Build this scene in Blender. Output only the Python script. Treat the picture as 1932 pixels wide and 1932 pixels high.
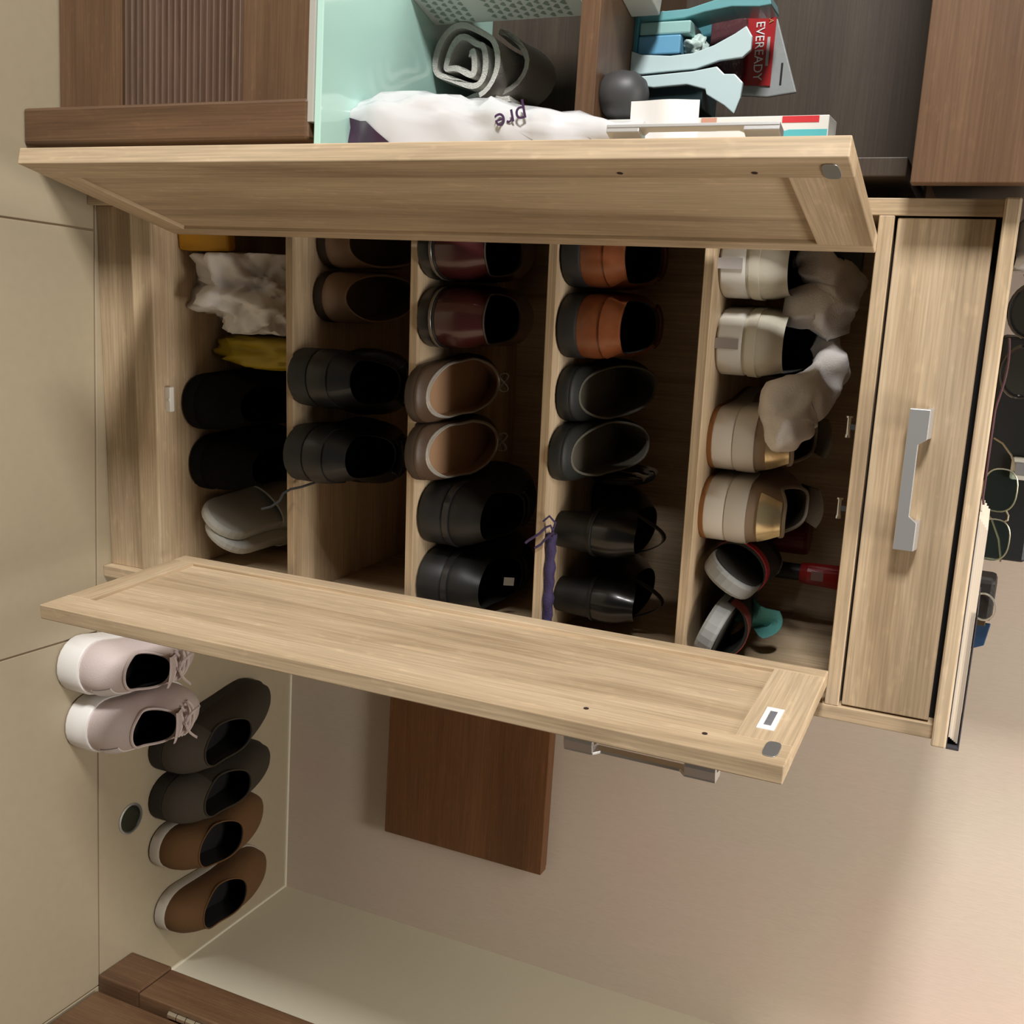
import bpy, bmesh, math, random
from mathutils import Vector, Matrix, noise
from math import sin, cos, pi, sqrt

# ------------------------------------------------------------------ clear
for o in list(bpy.data.objects):
    bpy.data.objects.remove(o, do_unlink=True)
scn = bpy.context.scene
COL = scn.collection

# ------------------------------------------------------------------ camera (the phone was held on its side: world up points right in the picture)
FPX, PITCH, YAW, ROLL = 2011.15, 0.4107, 0.2430, 0.1398
CAM = Vector((0.0954, -1.1907, 1.2147))
PPX, PPY = 958.05, 979.92
FW = Vector((sin(YAW) * cos(PITCH), cos(YAW) * cos(PITCH), -sin(PITCH)))
RT = Vector((cos(YAW), -sin(YAW), 0))
UP = RT.cross(FW)
R2 = RT * cos(ROLL) + UP * sin(ROLL)
U2 = -RT * sin(ROLL) + UP * cos(ROLL)
cd = bpy.data.cameras.new('camera')
cam = bpy.data.objects.new('camera', cd)
COL.objects.link(cam)
bx_, by_, bz_ = U2, -R2, -FW
cam.matrix_world = Matrix(((bx_.x, by_.x, bz_.x, CAM.x), (bx_.y, by_.y, bz_.y, CAM.y), (bx_.z, by_.z, bz_.z, CAM.z), (0, 0, 0, 1)))
cd.sensor_width = 36.0
cd.sensor_fit = 'HORIZONTAL'
cd.lens = FPX / 1932 * 36
cd.shift_x = (966 - PPX) / 1932
cd.shift_y = (PPY - 966) / 1932
cd.clip_start = 0.02
scn.camera = cam

# ------------------------------------------------------------------ world, lights, exposure
wd = bpy.data.worlds.new('room_ambient')
scn.world = wd
wd.use_nodes = True
wd.node_tree.nodes['Background'].inputs[0].default_value = (1.0, 0.94, 0.87, 1)
wd.node_tree.nodes['Background'].inputs[1].default_value = 0.035

def area(name, loc, target, size, size_y, power, col):
    l = bpy.data.lights.new(name, 'AREA')
    l.shape = 'RECTANGLE'; l.size = size; l.size_y = size_y; l.energy = power; l.color = col
    o = bpy.data.objects.new(name, l); COL.objects.link(o)
    o.location = loc
    o.rotation_euler = (Vector(target) - Vector(loc)).to_track_quat('-Z', 'Y').to_euler()
    return o
area('window_light', (-2.45, -1.70, 1.42), (0.4, 0.0, 1.05), 0.55, 0.45, 132, (1.0, 0.975, 0.94))
area('ceiling_light', (-0.45, -0.55, 2.65), (-0.2, -0.4, 0.0), 0.6, 0.6, 13, (1.0, 0.95, 0.86))
area('hall_light', (0.60, -0.45, 2.5), (0.75, 0.1, 0.5), 0.5, 0.5, 19, (1.0, 0.94, 0.86))

scn.view_settings.view_transform = 'Standard'
scn.view_settings.look = 'None'
scn.view_settings.exposure = 0.0
scn.view_settings.gamma = 1.0
scn.view_settings.use_curve_mapping = False

# ------------------------------------------------------------------ pixel helpers (picture taken as 1932 x 1932) and the room's own axes
def ray(px, py):
    return FW + U2 * ((px - PPX) / FPX) + R2 * ((py - PPY) / FPX)
def onz(px, py, z):
    v = ray(px, py); return CAM + v * ((z - CAM.z) / v.z)
def ony(px, py, y):
    v = ray(px, py); return CAM + v * ((y - CAM.y) / v.y)
RA = -0.0501                                   # the room is turned a little against the shoe cabinet
EX = Vector((cos(RA), sin(RA), 0)); EY = Vector((-sin(RA), cos(RA), 0))
def RM(x, y, z=0.0):
    return EX * x + EY * y + Vector((0, 0, z))
def onry(px, py, y):
    v = ray(px, py); p = CAM + v * ((y - CAM.dot(EY)) / v.dot(EY)); return Vector((p.dot(EX), p.dot(EY), p.z))
def onrz(px, py, z):
    p = onz(px, py, z); return Vector((p.dot(EX), p.dot(EY), p.z))

# ------------------------------------------------------------------ materials
MATS = {}
def new_mat(name):
    m = bpy.data.materials.new(name); m.use_nodes = True
    return m, m.node_tree, m.node_tree.nodes['Principled BSDF']
def plain(name, col, rough=0.5, metal=0.0, bump=0.0, scale=200.0, var=0.0, spec=None, trans=0.0, sheen=0.0, coat=0.0, ior=None, alpha=None):
    if name in MATS: return MATS[name]
    m, nt, b = new_mat(name)
    b.inputs['Base Color'].default_value = (*col, 1)
    b.inputs['Roughness'].default_value = rough
    b.inputs['Metallic'].default_value = metal
    if spec is not None: b.inputs['Specular IOR Level'].default_value = spec
    if trans: b.inputs['Transmission Weight'].default_value = trans
    if sheen: b.inputs['Sheen Weight'].default_value = sheen
    if coat: b.inputs['Coat Weight'].default_value = coat; b.inputs['Coat Roughness'].default_value = 0.12
    if ior: b.inputs['IOR'].default_value = ior
    if alpha is not None: b.inputs['Alpha'].default_value = alpha
    tc = nt.nodes.new('ShaderNodeTexCoord')
    n = nt.nodes.new('ShaderNodeTexNoise'); n.inputs['Scale'].default_value = scale; n.inputs['Detail'].default_value = 4
    nt.links.new(tc.outputs['Object'], n.inputs['Vector'])
    if var:
        mx = nt.nodes.new('ShaderNodeMix'); mx.data_type = 'RGBA'
        mx.inputs[6].default_value = (*[c * (1 - var) for c in col], 1); mx.inputs[7].default_value = (*[min(1, c * (1 + var)) for c in col], 1)
        nt.links.new(n.outputs[0], mx.inputs[0]); nt.links.new(mx.outputs[2], b.inputs['Base Color'])
    if bump:
        bp = nt.nodes.new('ShaderNodeBump'); bp.inputs['Strength'].default_value = bump; bp.inputs['Distance'].default_value = 0.002
        nt.links.new(n.outputs[0], bp.inputs['Height']); nt.links.new(bp.outputs[0], b.inputs['Normal'])
    MATS[name] = m
    return m
def wood(name, axis, light, mid, dark, rough=0.45, scale=1.0, fine=1.0, contrast=1.0):
    """grain running along one axis of the object's own coordinates"""
    if name in MATS: return MATS[name]
    m, nt, b = new_mat(name)
    N = nt.nodes.new; L = nt.links.new
    tc = N('ShaderNodeTexCoord'); oi = N('ShaderNodeObjectInfo')
    ad = N('ShaderNodeVectorMath'); ad.operation = 'ADD'
    sc = N('ShaderNodeVectorMath'); sc.operation = 'SCALE'; sc.inputs['Scale'].default_value = 7.0
    cb = N('ShaderNodeCombineXYZ')
    for i in range(3): L(oi.outputs['Random'], cb.inputs[i])
    L(cb.outputs[0], sc.inputs[0]); L(tc.outputs['Object'], ad.inputs[0]); L(sc.outputs[0], ad.inputs[1])
    def mapped(k_along, k_across):
        mp = N('ShaderNodeMapping')
        s = [k_across] * 3; s['xyz'.index(axis)] = k_along
        mp.inputs['Scale'].default_value = s
        L(ad.outputs[0], mp.inputs['Vector']); return mp
    m1 = mapped(1.3 * scale, 13 * scale)
    n1 = N('ShaderNodeTexNoise'); n1.inputs['Scale'].default_value = 1.0; n1.inputs['Detail'].default_value = 6; n1.inputs['Roughness'].default_value = 0.62; n1.inputs['Distortion'].default_value = 0.6
    L(m1.outputs[0], n1.inputs['Vector'])
    m2 = mapped(9 * fine, 420 * fine)
    n2 = N('ShaderNodeTexNoise'); n2.inputs['Scale'].default_value = 1.0; n2.inputs['Detail'].default_value = 3
    L(m2.outputs[0], n2.inputs['Vector'])
    m3 = mapped(38 * scale, 90 * scale)
    n3 = N('ShaderNodeTexNoise'); n3.inputs['Scale'].default_value = 1.0; n3.inputs['Detail'].default_value = 2
    L(m3.outputs[0], n3.inputs['Vector'])
    cr = N('ShaderNodeValToRGB')
    cr.color_ramp.elements[0].position = 0.5 - 0.17 / contrast; cr.color_ramp.elements[0].color = (*dark, 1)
    cr.color_ramp.elements[1].position = 0.5 + 0.17 / contrast; cr.color_ramp.elements[1].color = (*light, 1)
    e = cr.color_ramp.elements.new(0.5); e.color = (*mid, 1)
    L(n1.outputs[0], cr.inputs[0])
    mx = N('ShaderNodeMix'); mx.data_type = 'RGBA'; mx.blend_type = 'MULTIPLY'; mx.inputs[0].default_value = 1.0
    mr = N('ShaderNodeMapRange'); mr.inputs[1].default_value = 0.35; mr.inputs[2].default_value = 0.65; mr.inputs[3].default_value = 0.82; mr.inputs[4].default_value = 1.08
    L(n2.outputs[0], mr.inputs[0]); L(cr.outputs[0], mx.inputs[6]); L(mr.outputs[0], mx.inputs[7])
    mx2 = N('ShaderNodeMix'); mx2.data_type = 'RGBA'; mx2.blend_type = 'MULTIPLY'; mx2.inputs[0].default_value = 1.0
    mr2 = N('ShaderNodeMapRange'); mr2.inputs[1].default_value = 0.60; mr2.inputs[2].default_value = 0.72; mr2.inputs[3].default_value = 1.0; mr2.inputs[4].default_value = 1.13
    L(n3.outputs[0], mr2.inputs[0]); L(mx.outputs[2], mx2.inputs[6]); L(mr2.outputs[0], mx2.inputs[7])
    L(mx2.outputs[2], b.inputs['Base Color'])
    bp = N('ShaderNodeBump'); bp.inputs['Strength'].default_value = 0.12; bp.inputs['Distance'].default_value = 0.0006
    L(n2.outputs[0], bp.inputs['Height']); L(bp.outputs[0], b.inputs['Normal'])
    b.inputs['Roughness'].default_value = rough
    MATS[name] = m
    return m
OAK = ((0.62, 0.482, 0.325), (0.52, 0.392, 0.252), (0.37, 0.268, 0.163))
def oak(axis): return wood('oak_' + axis, axis, *OAK, rough=0.5, contrast=1.15)
WAL = ((0.152, 0.084, 0.043), (0.126, 0.067, 0.034), (0.095, 0.049, 0.025))
def walnut(axis): return wood('walnut_' + axis, axis, *WAL, rough=0.42, scale=1.6)
TEAK = ((0.19, 0.080, 0.028), (0.155, 0.064, 0.022), (0.12, 0.049, 0.017))
def teak(axis): return wood('teak_' + axis, axis, *TEAK, rough=0.45, scale=1.2)

def wallpaper():
    m, nt, b = new_mat('linen_wallpaper'); N = nt.nodes.new; L = nt.links.new
    tc = N('ShaderNodeTexCoord'); mp = N('ShaderNodeMapping'); mp.inputs['Scale'].default_value = (520, 520, 60)
    n = N('ShaderNodeTexNoise'); n.inputs['Scale'].default_value = 1; n.inputs['Detail'].default_value = 3
    L(tc.outputs['Object'], mp.inputs['Vector']); L(mp.outputs[0], n.inputs['Vector'])
    n2 = N('ShaderNodeTexNoise'); n2.inputs['Scale'].default_value = 3.0; n2.inputs['Detail'].default_value = 2
    L(tc.outputs['Object'], n2.inputs['Vector'])
    mx = N('ShaderNodeMix'); mx.data_type = 'RGBA'
    mx.inputs[6].default_value = (0.60, 0.500, 0.430, 1); mx.inputs[7].default_value = (0.69, 0.582, 0.505, 1)
    L(n.outputs[0], mx.inputs[0])
    mx2 = N('ShaderNodeMix'); mx2.data_type = 'RGBA'; mx2.blend_type = 'MULTIPLY'; mx2.inputs[0].default_value = 1
    cr = N('ShaderNodeValToRGB'); cr.color_ramp.elements[0].position = 0.35; cr.color_ramp.elements[1].position = 0.65
    cr.color_ramp.elements[0].color = (0.95, 0.98, 0.94, 1); cr.color_ramp.elements[1].color = (1.0, 0.95, 0.94, 1)
    L(n2.outputs[0], cr.inputs[0]); L(mx.outputs[2], mx2.inputs[6]); L(cr.outputs[0], mx2.inputs[7])
    L(mx2.outputs[2], b.inputs['Base Color'])
    bp = N('ShaderNodeBump'); bp.inputs['Strength'].default_value = 0.25; bp.inputs['Distance'].default_value = 0.001
    L(n.outputs[0], bp.inputs['Height']); L(bp.outputs[0], b.inputs['Normal'])
    b.inputs['Roughness'].default_value = 0.8
    return m
WALLP = wallpaper()
M_PAINT = plain('wall_paint', (0.72, 0.68, 0.54), 0.7, bump=0.05, scale=300, var=0.03)
M_TILE = plain('floor_tile', (0.385, 0.325, 0.225), 0.38, bump=0.03, scale=60, var=0.05)
M_GROUT = plain('tile_grout', (0.22, 0.16, 0.10), 0.9, bump=0.2, scale=300)
M_BLACK = plain('black_gap', (0.01, 0.009, 0.008), 0.8)
M_ALU = plain('satin_aluminium', (0.62, 0.62, 0.62), 0.38, metal=0.75, bump=0.02, scale=500)
M_CHROME = plain('chrome', (0.8, 0.8, 0.78), 0.18, metal=1.0)
M_ZINC = plain('zinc', (0.42, 0.43, 0.43), 0.4, metal=0.8)

# ------------------------------------------------------------------ mesh helpers
class MB:
    def __init__(s): s.v = []; s.f = []
    def add(s, vs, fs):
        o = len(s.v); s.v += [tuple(p) for p in vs]; s.f += [tuple(i + o for i in f) for f in fs]; return s
    def box(s, x0, x1, y0, y1, z0, z1):
        return s.add([(x0, y0, z0), (x1, y0, z0), (x1, y1, z0), (x0, y1, z0), (x0, y0, z1), (x1, y0, z1), (x1, y1, z1), (x0, y1, z1)],
                     [(0, 3, 2, 1), (4, 5, 6, 7), (0, 1, 5, 4), (1, 2, 6, 5), (2, 3, 7, 6), (3, 0, 4, 7)])
    def prism(s, poly, axis, a, b):
        """poly: 2D points; extruded along axis from a to b. 2D coords are the other two axes in xyz order"""
        def P(u, v, w):
            return {'x': (w, u, v), 'y': (u, w, v), 'z': (u, v, w)}[axis]
        n = len(poly)
        vs = [P(u, v, a) for u, v in poly] + [P(u, v, b) for u, v in poly]
        fs = [tuple(range(n))[::-1], tuple(range(n, 2 * n))] + [(i, (i + 1) % n, n + (i + 1) % n, n + i) for i in range(n)]
        return s.add(vs, fs)
    def loft(s, rings, closed=True, cap0=False, cap1=False):
        n = len(rings[0]); vs = [p for r in rings for p in r]; fs = []
        for k in range(len(rings) - 1):
            for i in range(n if closed else n - 1):
                j = (i + 1) % n
                fs.append((k * n + i, k * n + j, (k + 1) * n + j, (k + 1) * n + i))
        if cap0: fs.append(tuple(range(n))[::-1])
        if cap1: fs.append(tuple((len(rings) - 1) * n + i for i in range(n)))
        return s.add(vs, fs)
    def tube(s, path, r, n=8, caps=True, closed=False):
        path = [Vector(p) for p in path]; m = len(path)
        rr = r if isinstance(r, (list, tuple)) else [r] * m
        rings = []; prev = None
        for i in range(m):
            if closed: t = path[(i + 1) % m] - path[i - 1]
            else: t = path[min(i + 1, m - 1)] - path[max(i - 1, 0)]
            t.normalize()
            if prev is None:
                a = Vector((0, 0, 1)) if abs(t.z) < 0.9 else Vector((1, 0, 0))
                u = t.cross(a).normalized()
            else:
                u = (prev - t * prev.dot(t)).normalized()
            prev = u; w = t.cross(u)
            rings.append([path[i] + (u * cos(2 * pi * k / n) + w * sin(2 * pi * k / n)) * rr[i] for k in range(n)])
        if closed: rings.append(rings[0]); return s.loft(rings)
        return s.loft(rings, True, caps, caps)
    def cyl(s, p0, p1, r, n=20): return s.tube([p0, p1], r, n)
    def lathe(s, prof, n=24, c=(0, 0, 0)):
        rings = [[(c[0] + r * cos(2 * pi * k / n), c[1] + r * sin(2 * pi * k / n), c[2] + z) for k in range(n)] for r, z in prof]
        return s.loft(rings, True, True, True)
def obj(name, mb, mat, parent=None, loc=None, rz=0.0, smooth=False, bevel=0.0, mats=None, rot=None):
    me = bpy.data.meshes.new(name)
    me.from_pydata(mb.v, [], mb.f)
    bm = bmesh.new(); bm.from_mesh(me)
    bmesh.ops.remove_doubles(bm, verts=bm.verts, dist=1e-6)
    bmesh.ops.recalc_face_normals(bm, faces=bm.faces)
    bm.to_mesh(me); bm.free()
    if mat: me.materials.append(mat)
    o = bpy.data.objects.new(name, me); COL.objects.link(o)
    if smooth:
        me.polygons.foreach_set('use_smooth', [True] * len(me.polygons)); me.set_sharp_from_angle(angle=0.75)
    if loc is not None: o.location = loc
    o.rotation_euler = rot if rot else (0, 0, rz)
    if parent: o.parent = parent
    if bevel:
        b = o.modifiers.new('bevel', 'BEVEL'); b.width = bevel; b.segments = 2; b.limit_method = 'ANGLE'; b.angle_limit = 0.7
        b.harden_normals = False
    return o
def empty(name, loc, rz=0.0, rot=None):
    o = bpy.data.objects.new(name, None); COL.objects.link(o)
    o.location = loc; o.rotation_euler = rot if rot else (0, 0, rz); o.empty_display_size = 0.03
    return o
def tag(o, label, cat, group=None):
    o['label'] = label; o['category'] = cat
    if group: o['group'] = group
    return o
def struct(o): o['kind'] = 'structure'; return o
def text_mesh(name, s, size, mat, parent, loc, rot, extr=0.0004):
    c = bpy.data.curves.new(name, 'FONT'); c.body = s; c.size = size; c.extrude = extr; c.align_x = 'CENTER'; c.align_y = 'CENTER'
    t = bpy.data.objects.new(name + '_tmp', c); COL.objects.link(t)
    dg = bpy.context.evaluated_depsgraph_get()
    me = bpy.data.meshes.new_from_object(t.evaluated_get(dg))
    bpy.data.objects.remove(t, do_unlink=True)
    me.materials.clear(); me.materials.append(mat)
    o = bpy.data.objects.new(name, me); COL.objects.link(o); o.parent = parent; o.location = loc
    if isinstance(rot, Matrix): o.rotation_euler = rot.to_euler()
    else: o.rotation_euler = rot
    return o
def interp(x, pts):
    if x <= pts[0][0]: return pts[0][1]
    for (a, b), (c, d) in zip(pts, pts[1:]):
        if x <= c:
            t = (x - a) / (c - a); t = t * t * (3 - 2 * t); return b + (d - b) * t
    return pts[-1][1]

# ================================================================== THE ROOM
WY, WX = 0.5223, 1.3261
# ---- floor: tiles as pieces on a grout bed
fl = struct(obj('floor', MB().box(-1.9, 1.75, -2.6, 0.9, -0.03, -0.0015), M_GROUT, None, (0, 0, 0), RA))
TS, G = 0.604, 0.0028
JY, TX = 0.0141, 0.0511
def tile(x0, x1, y0, y1):
    w, h = (x1 - x0) / 2 - G / 2, (y1 - y0) / 2 - G / 2
    o = obj('tile', MB().box(-w, w, -h, h, -0.012, 0.0), M_TILE, fl, ((x0 + x1) / 2, (y0 + y1) / 2, 0), 0, bevel=0.0008)
    return o
for j in range(4):
    y1 = JY - j * TS; y0 = y1 - TS
    for i in range(-3, 3):
        x0 = TX + i * TS
        tile(x0, min(x0 + TS, 1.75), y0, y1)
xs = [-1.9, -1.0, -0.20, 1.75]
for a, b in zip(xs, xs[1:]):
    tile(a, b, JY, 0.75)
# ---- walls
struct(obj('wall_back', MB().box(-1.9, WX + 0.12, WY, WY + 0.1, -0.02, 2.7), WALLP, None, (0, 0, 0), RA))
struct(obj('wall_right', MB().box(WX, WX + 0.1, 0.03, WY, -0.02, 2.7), M_PAINT, None, (0, 0, 0), RA))
# soft bead of sealant along the wall feet
struct(obj('trim_1', MB().prism([(WY + 0.001, 0.0), (WY - 0.003, 0.0), (WY - 0.0027, 0.003), (WY + 0.001, 0.006)], 'x', 0.2, WX), M_PAINT, None, (0, 0, 0), RA, smooth=False))
struct(obj('trim_2', MB().prism([(WX + 0.001, 0.0), (WX - 0.003, 0.0), (WX - 0.0027, 0.003), (WX + 0.001, 0.006)], 'y', 0.03, WY), M_PAINT, None, (0, 0, 0), RA))
# ---- door frame and door leaf at the right
df = struct(empty('door_1', RM(1.239, 0.0885, 0), RA))
obj('jamb', MB().box(0.003, 0.12, -0.0785, -0.003, 0.088, 2.2), walnut('z'), df, (0, 0, 0), bevel=0.002)
obj('jamb_foot', MB().box(0, 0.12, -0.0775, 0, 0, 0.0865), walnut('z'), df, (0, 0, 0), bevel=0.003)
leaf = obj('door_leaf', MB().box(0.021, 0.061, -0.98, -0.086, 0.006, 2.1), walnut('z'), df, (0, 0, 0), bevel=0.002)
for zc in (0.20, 1.85):
    h = MB()
    for k in range(5):
        h.cyl((0.014, -0.083, zc - 0.045 + k * 0.018 + 0.0006), (0.014, -0.083, zc - 0.045 + (k + 1) * 0.018 - 0.0006), 0.0062, 14)
    obj('hinge', h, M_CHROME, df, (0, 0, 0), smooth=False)
# ---- floor drain
dr = empty('floor_drain', RM(0.9942, 0.084, 0.0), RA)
tag(dr, 'small round steel drain cover set in the floor beside the shoes', 'drain')
obj('rim', MB().lathe([(0.0255, -0.004), (0.0265, 0.0012), (0.0235, 0.0022), (0.0225, 0.0006), (0.0225, -0.004)], 32), M_ZINC, dr, smooth=True)
obj('plate', MB().lathe([(0.0222, -0.005), (0.0222, 0.0003), (0.018, 0.0006)], 32), plain('drain_plate', (0.05, 0.06, 0.04), 0.25, metal=0.8), dr)

# ================================================================== SHOE CABINET
CW, CH, CD, T = 0.57, 1.2157, 0.34, 0.0171
ZR0, ZR1 = 1.0841, 1.0994
cab = empty('shoe_cabinet', (0, 0, 0))
tag(cab, 'light oak shoe cabinet with two open doors, four shelves and a drawer', 'shoe cabinet')
for x in (0, CW - T):
    obj('side_panel', MB().box(-T / 2, T / 2, 0, CD, 0, CH - 0.0152), oak('z'), cab, (x + T / 2, 0, 0), bevel=0.001)
obj('top_board', MB().box(0, CW + 0.003, -0.0152, CD, 0, 0.0152), oak('x'), cab, (-0.0005, 0, CH - 0.0152), bevel=0.0022)
obj('rail', MB().box(T, CW - T, 0, 0.06, 0, ZR1 - ZR0), oak('x'), cab, (0, 0, ZR0), bevel=0.001)
obj('plinth', MB().box(T, CW - T, 0.0167, 0.033, 0, 0.0719), oak('x'), cab, (0, 0, 0), bevel=0.001)
obj('bottom_board', MB().box(T, CW - T, 0.004, CD - 0.006, 0, 0.0385), oak('x'), cab, (0, 0, 0.0735), bevel=0.0025)
obj('back_panel', MB().box(T, CW - T, CD - 0.006, CD, 0.0, CH - 0.11), oak('z'), cab, (0, 0, 0.06))
ZS = [0.3318, 0.5236, 0.7119, 0.9009]
for z in ZS:
    obj('shelf', MB().box(T, CW - T, 0.0171, CD - 0.006, 0, 0.0115), oak('x'), cab, (0, 0, z), bevel=0.0008)
FLOORS = [0.112] + [z + 0.0115 for z in ZS]
obj('shelf_support', MB().box(-0.009, 0.009, -0.006, 0.006, -0.0075, 0.0075), oak('y'), cab, (0.538, 0.028, FLOORS[4] + 0.0075), bevel=0.001)
# drawer
def strap_handle(L, out, w=0.0125, foot=0.031, fw=0.021, t=0.0035):
    """bar handle along +x, standing off towards -y; the feet widen to one side"""
    m = MB()
    m.prism([(-L / 2, -w / 2), (L / 2, -w / 2), (L / 2, w / 2 + 0.008), (L / 2 - foot, w / 2 + 0.008), (L / 2 - foot - 0.006, w / 2), (-L / 2 + foot + 0.006, w / 2), (-L / 2 + foot, w / 2 + 0.008), (-L / 2, w / 2 + 0.008)], 'y', -out, -out + t)
    for sx in (-1, 1):
        a, b = sorted((sx * L / 2, sx * (L / 2 - foot)))
        m.prism([(-out + t * 0.5, -w / 2 + 0.0005), (-out + t * 0.5, w / 2 + 0.008), (-out * 0.5, w / 2 + 0.0105), (0.0, w / 2 + 0.0105), (0.0, w / 2 + 0.005), (-out * 0.6, w / 2 + 0.004), (-out * 0.7, -w / 2 + 0.0005)], 'x', a, b)
    return m
dw = obj('drawer', MB().box(T + 0.0022, CW - T - 0.0022, 0.0028, 0.019, ZR1 + 0.0030, CH - 0.0152 - 0.0058), oak('x'), cab, (0, 0, 0), bevel=0.0012)
obj('handle', strap_handle(0.150, 0.022), M_ALU, dw, (0.2845, 0.003, 1.1440), bevel=0.0008)
obj('drawer_gap_shade', MB().box(T, CW - T, 0.02, 0.024, ZR1, CH - 0.0152), M_BLACK, cab, (0, 0, 0))  # black sheet behind the drawer front, standing in for shade in its gaps
# doors: local x along the door from the hinge to the free edge, local z up, inner face at local y = 0
DWD, DZ0, DZ1, DT = 0.2654, 0.1652, 1.0852, 0.0185
def door(hinge, ang, side, first):
    """side=+1: inner face looks to +local y"""
    h = DZ1 - DZ0
    st_h, st_f, r_b, r_t = 0.024, 0.047, 0.036, 0.056
    m = MB()
    y0, y1 = (-DT, 0) if side > 0 else (0, DT)
    m.box(0, st_h, y0, y1, 0, h); m.box(DWD - st_f, DWD, y0, y1, 0, h)
    d = obj('door', m, oak('z'), cab, (hinge[0], hinge[1], DZ0), ang, bevel=0.0012)
    for za, zb_ in ((0, r_b), (h - r_t, h)):
        obj('door_rail', MB().box(st_h - 0.0006, DWD - st_f + 0.0006, y0 + 0.0001, y1 - 0.0001, za, zb_), oak('x'), d, (0, 0, 0), bevel=0.0010)
    rc = 0.0050
    py = (y0 + 0.003, y1 - rc) if side > 0 else (y0 + rc, y1 - 0.003)
    obj('door_panel', MB().box(st_h - 0.002, DWD - st_f + 0.002, py[0], py[1], r_b - 0.002, h - r_t + 0.002), oak('z'), d, (0, 0, 0))
    s = side
    obj('strike_plate', MB().prism([(0.017 * math.copysign(abs(cos(a)) ** 0.6, cos(a)), 0.0075 * math.copysign(abs(sin(a)) ** 0.6, sin(a))) for a in [k * pi / 14 for k in range(28)]], 'y', 0, 0.0011 * s), M_ZINC, d, (DWD - 0.030, 0, h - 0.017), bevel=0.0004)
    for zz in (h - 0.082, h - 0.204):
        obj('screw_hole', MB().prism([(0.0028 * cos(k * pi / 8), 0.0028 * sin(k * pi / 8)) for k in range(16)], 'y', 0, 0.0004 * s), plain('hole_dark', (0.03, 0.012, 0.01), 0.8), d, (DWD - 0.034, 0, zz))
    hd = strap_handle(0.156, 0.024, w=0.012, foot=0.031)
    # turn the bar upright and set it on the outer face
    ho = obj('handle', hd, M_ALU, d, (DWD - 0.034, -DT * s, h - 0.143), bevel=0.0008)
    if s > 0: ho.rotation_euler = (0, -pi / 2, 0)
    else: ho.rotation_euler = (0, -pi / 2, pi)
    return d
# left door: axis from hinge to free edge
dl = door((0.0551, -0.0062), math.atan2(-0.2626 + 0.0062, -0.0095 - 0.0551), +1, True)
dr_ = door((0.5115, -0.0037), math.atan2(-0.2691 + 0.0037, 0.5164 - 0.5115), -1, False)
stk = obj('barcode_sticker', MB().box(-0.028, 0.028, -0.0003, 0.0003, -0.0088, 0.0088), plain('sticker_white', (0.85, 0.86, 0.86), 0.5), dr_, (0.165, -0.0003, DZ1 - DZ0 - 0.032))
bars = MB(); random.seed(4)
z = -0.018
while z < 0.0175:
    w = random.choice((0.0005, 0.0008, 0.0012)); bars.box(z, z + w, -0.0002, 0.0002, -0.0036, 0.0036); z += w + random.choice((0.0005, 0.0009))
bars.v = [(v[0], v[1] - 0.0010, v[2]) for v in bars.v]
bo = obj('printed_bars', bars, plain('ink_grey', (0.18, 0.18, 0.2), 0.6), dr_, (0.165, 0.0002, DZ1 - DZ0 - 0.032))
# catches
ct = obj('magnetic_catch', MB().box(-0.018, 0.018, 0.0, 0.009, 0, 0.010).box(-0.0025, 0.0025, -0.0008, 0.002, 0.006, 0.0095), plain('white_plastic', (0.85, 0.84, 0.80), 0.4), cab, (0.2885, 0.022, 0.1121), bevel=0.0008)
for px, py in ((1601, 805), (1583, 958)):
    p = ony(px, py, 0.035)
    cp = MB().tube([(-0.012, 0, 0), (-0.010, 0, 0), (-0.0095, 0, 0), (0.008, 0, 0), (0.009, 0, 0), (0.012, 0, 0)], [0.0036, 0.0036, 0.0022, 0.0022, 0.0030, 0.0030], 12)
    cp.box(-0.003, 0.003, -0.0015, 0.0015, 0.0, ZR0 - p.z)
    obj('catch_pin', cp, M_CHROME, cab, (p.x, 0.035, p.z), smooth=True)

# ================================================================== THE BROWN UNIT AT THE LEFT (room axes)
def rbox(name, x0, x1, y0, y1, z0, z1, mat, parent, bevel=0.0012):
    return obj(name, MB().box(-(x1 - x0) / 2, (x1 - x0) / 2, -(y1 - y0) / 2, (y1 - y0) / 2, 0, z1 - z0), mat, parent, ((x0 + x1) / 2, (y0 + y1) / 2, z0), bevel=bevel)
con = empty('console_cabinet', RM(0, 0, 0), RA)
tag(con, 'low dark brown console cabinet with a ribbed front and thick end panel', 'console cabinet')
rbox('end_panel', -0.0930, -0.047, -0.1080, 0.36, 0, 0.4525, walnut('z'), con, 0.004)
rbox('carcass', -1.20, -0.0935, -0.0255, 0.36, 0.0, 0.418, walnut('x'), con)
rbox('front_panel', -1.20, -0.0945, -0.0480, -0.0265, 0.002, 0.113, walnut('x'), con)
rbox('front_panel', -1.20, -0.0945, -0.0480, -0.0265, 0.311, 0.4165, walnut('x'), con)
rbox('rib_backing', -1.20, -0.0945, -0.0400, -0.0270, 0.114, 0.310, walnut('x'), con)
nr = 19; pitch = (0.310 - 0.114) / nr
ribm = None
RIB = wood('walnut_rib', 'x', (0.145, 0.085, 0.052), (0.118, 0.066, 0.040), (0.09, 0.05, 0.03), rough=0.5, scale=1.6)
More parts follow.
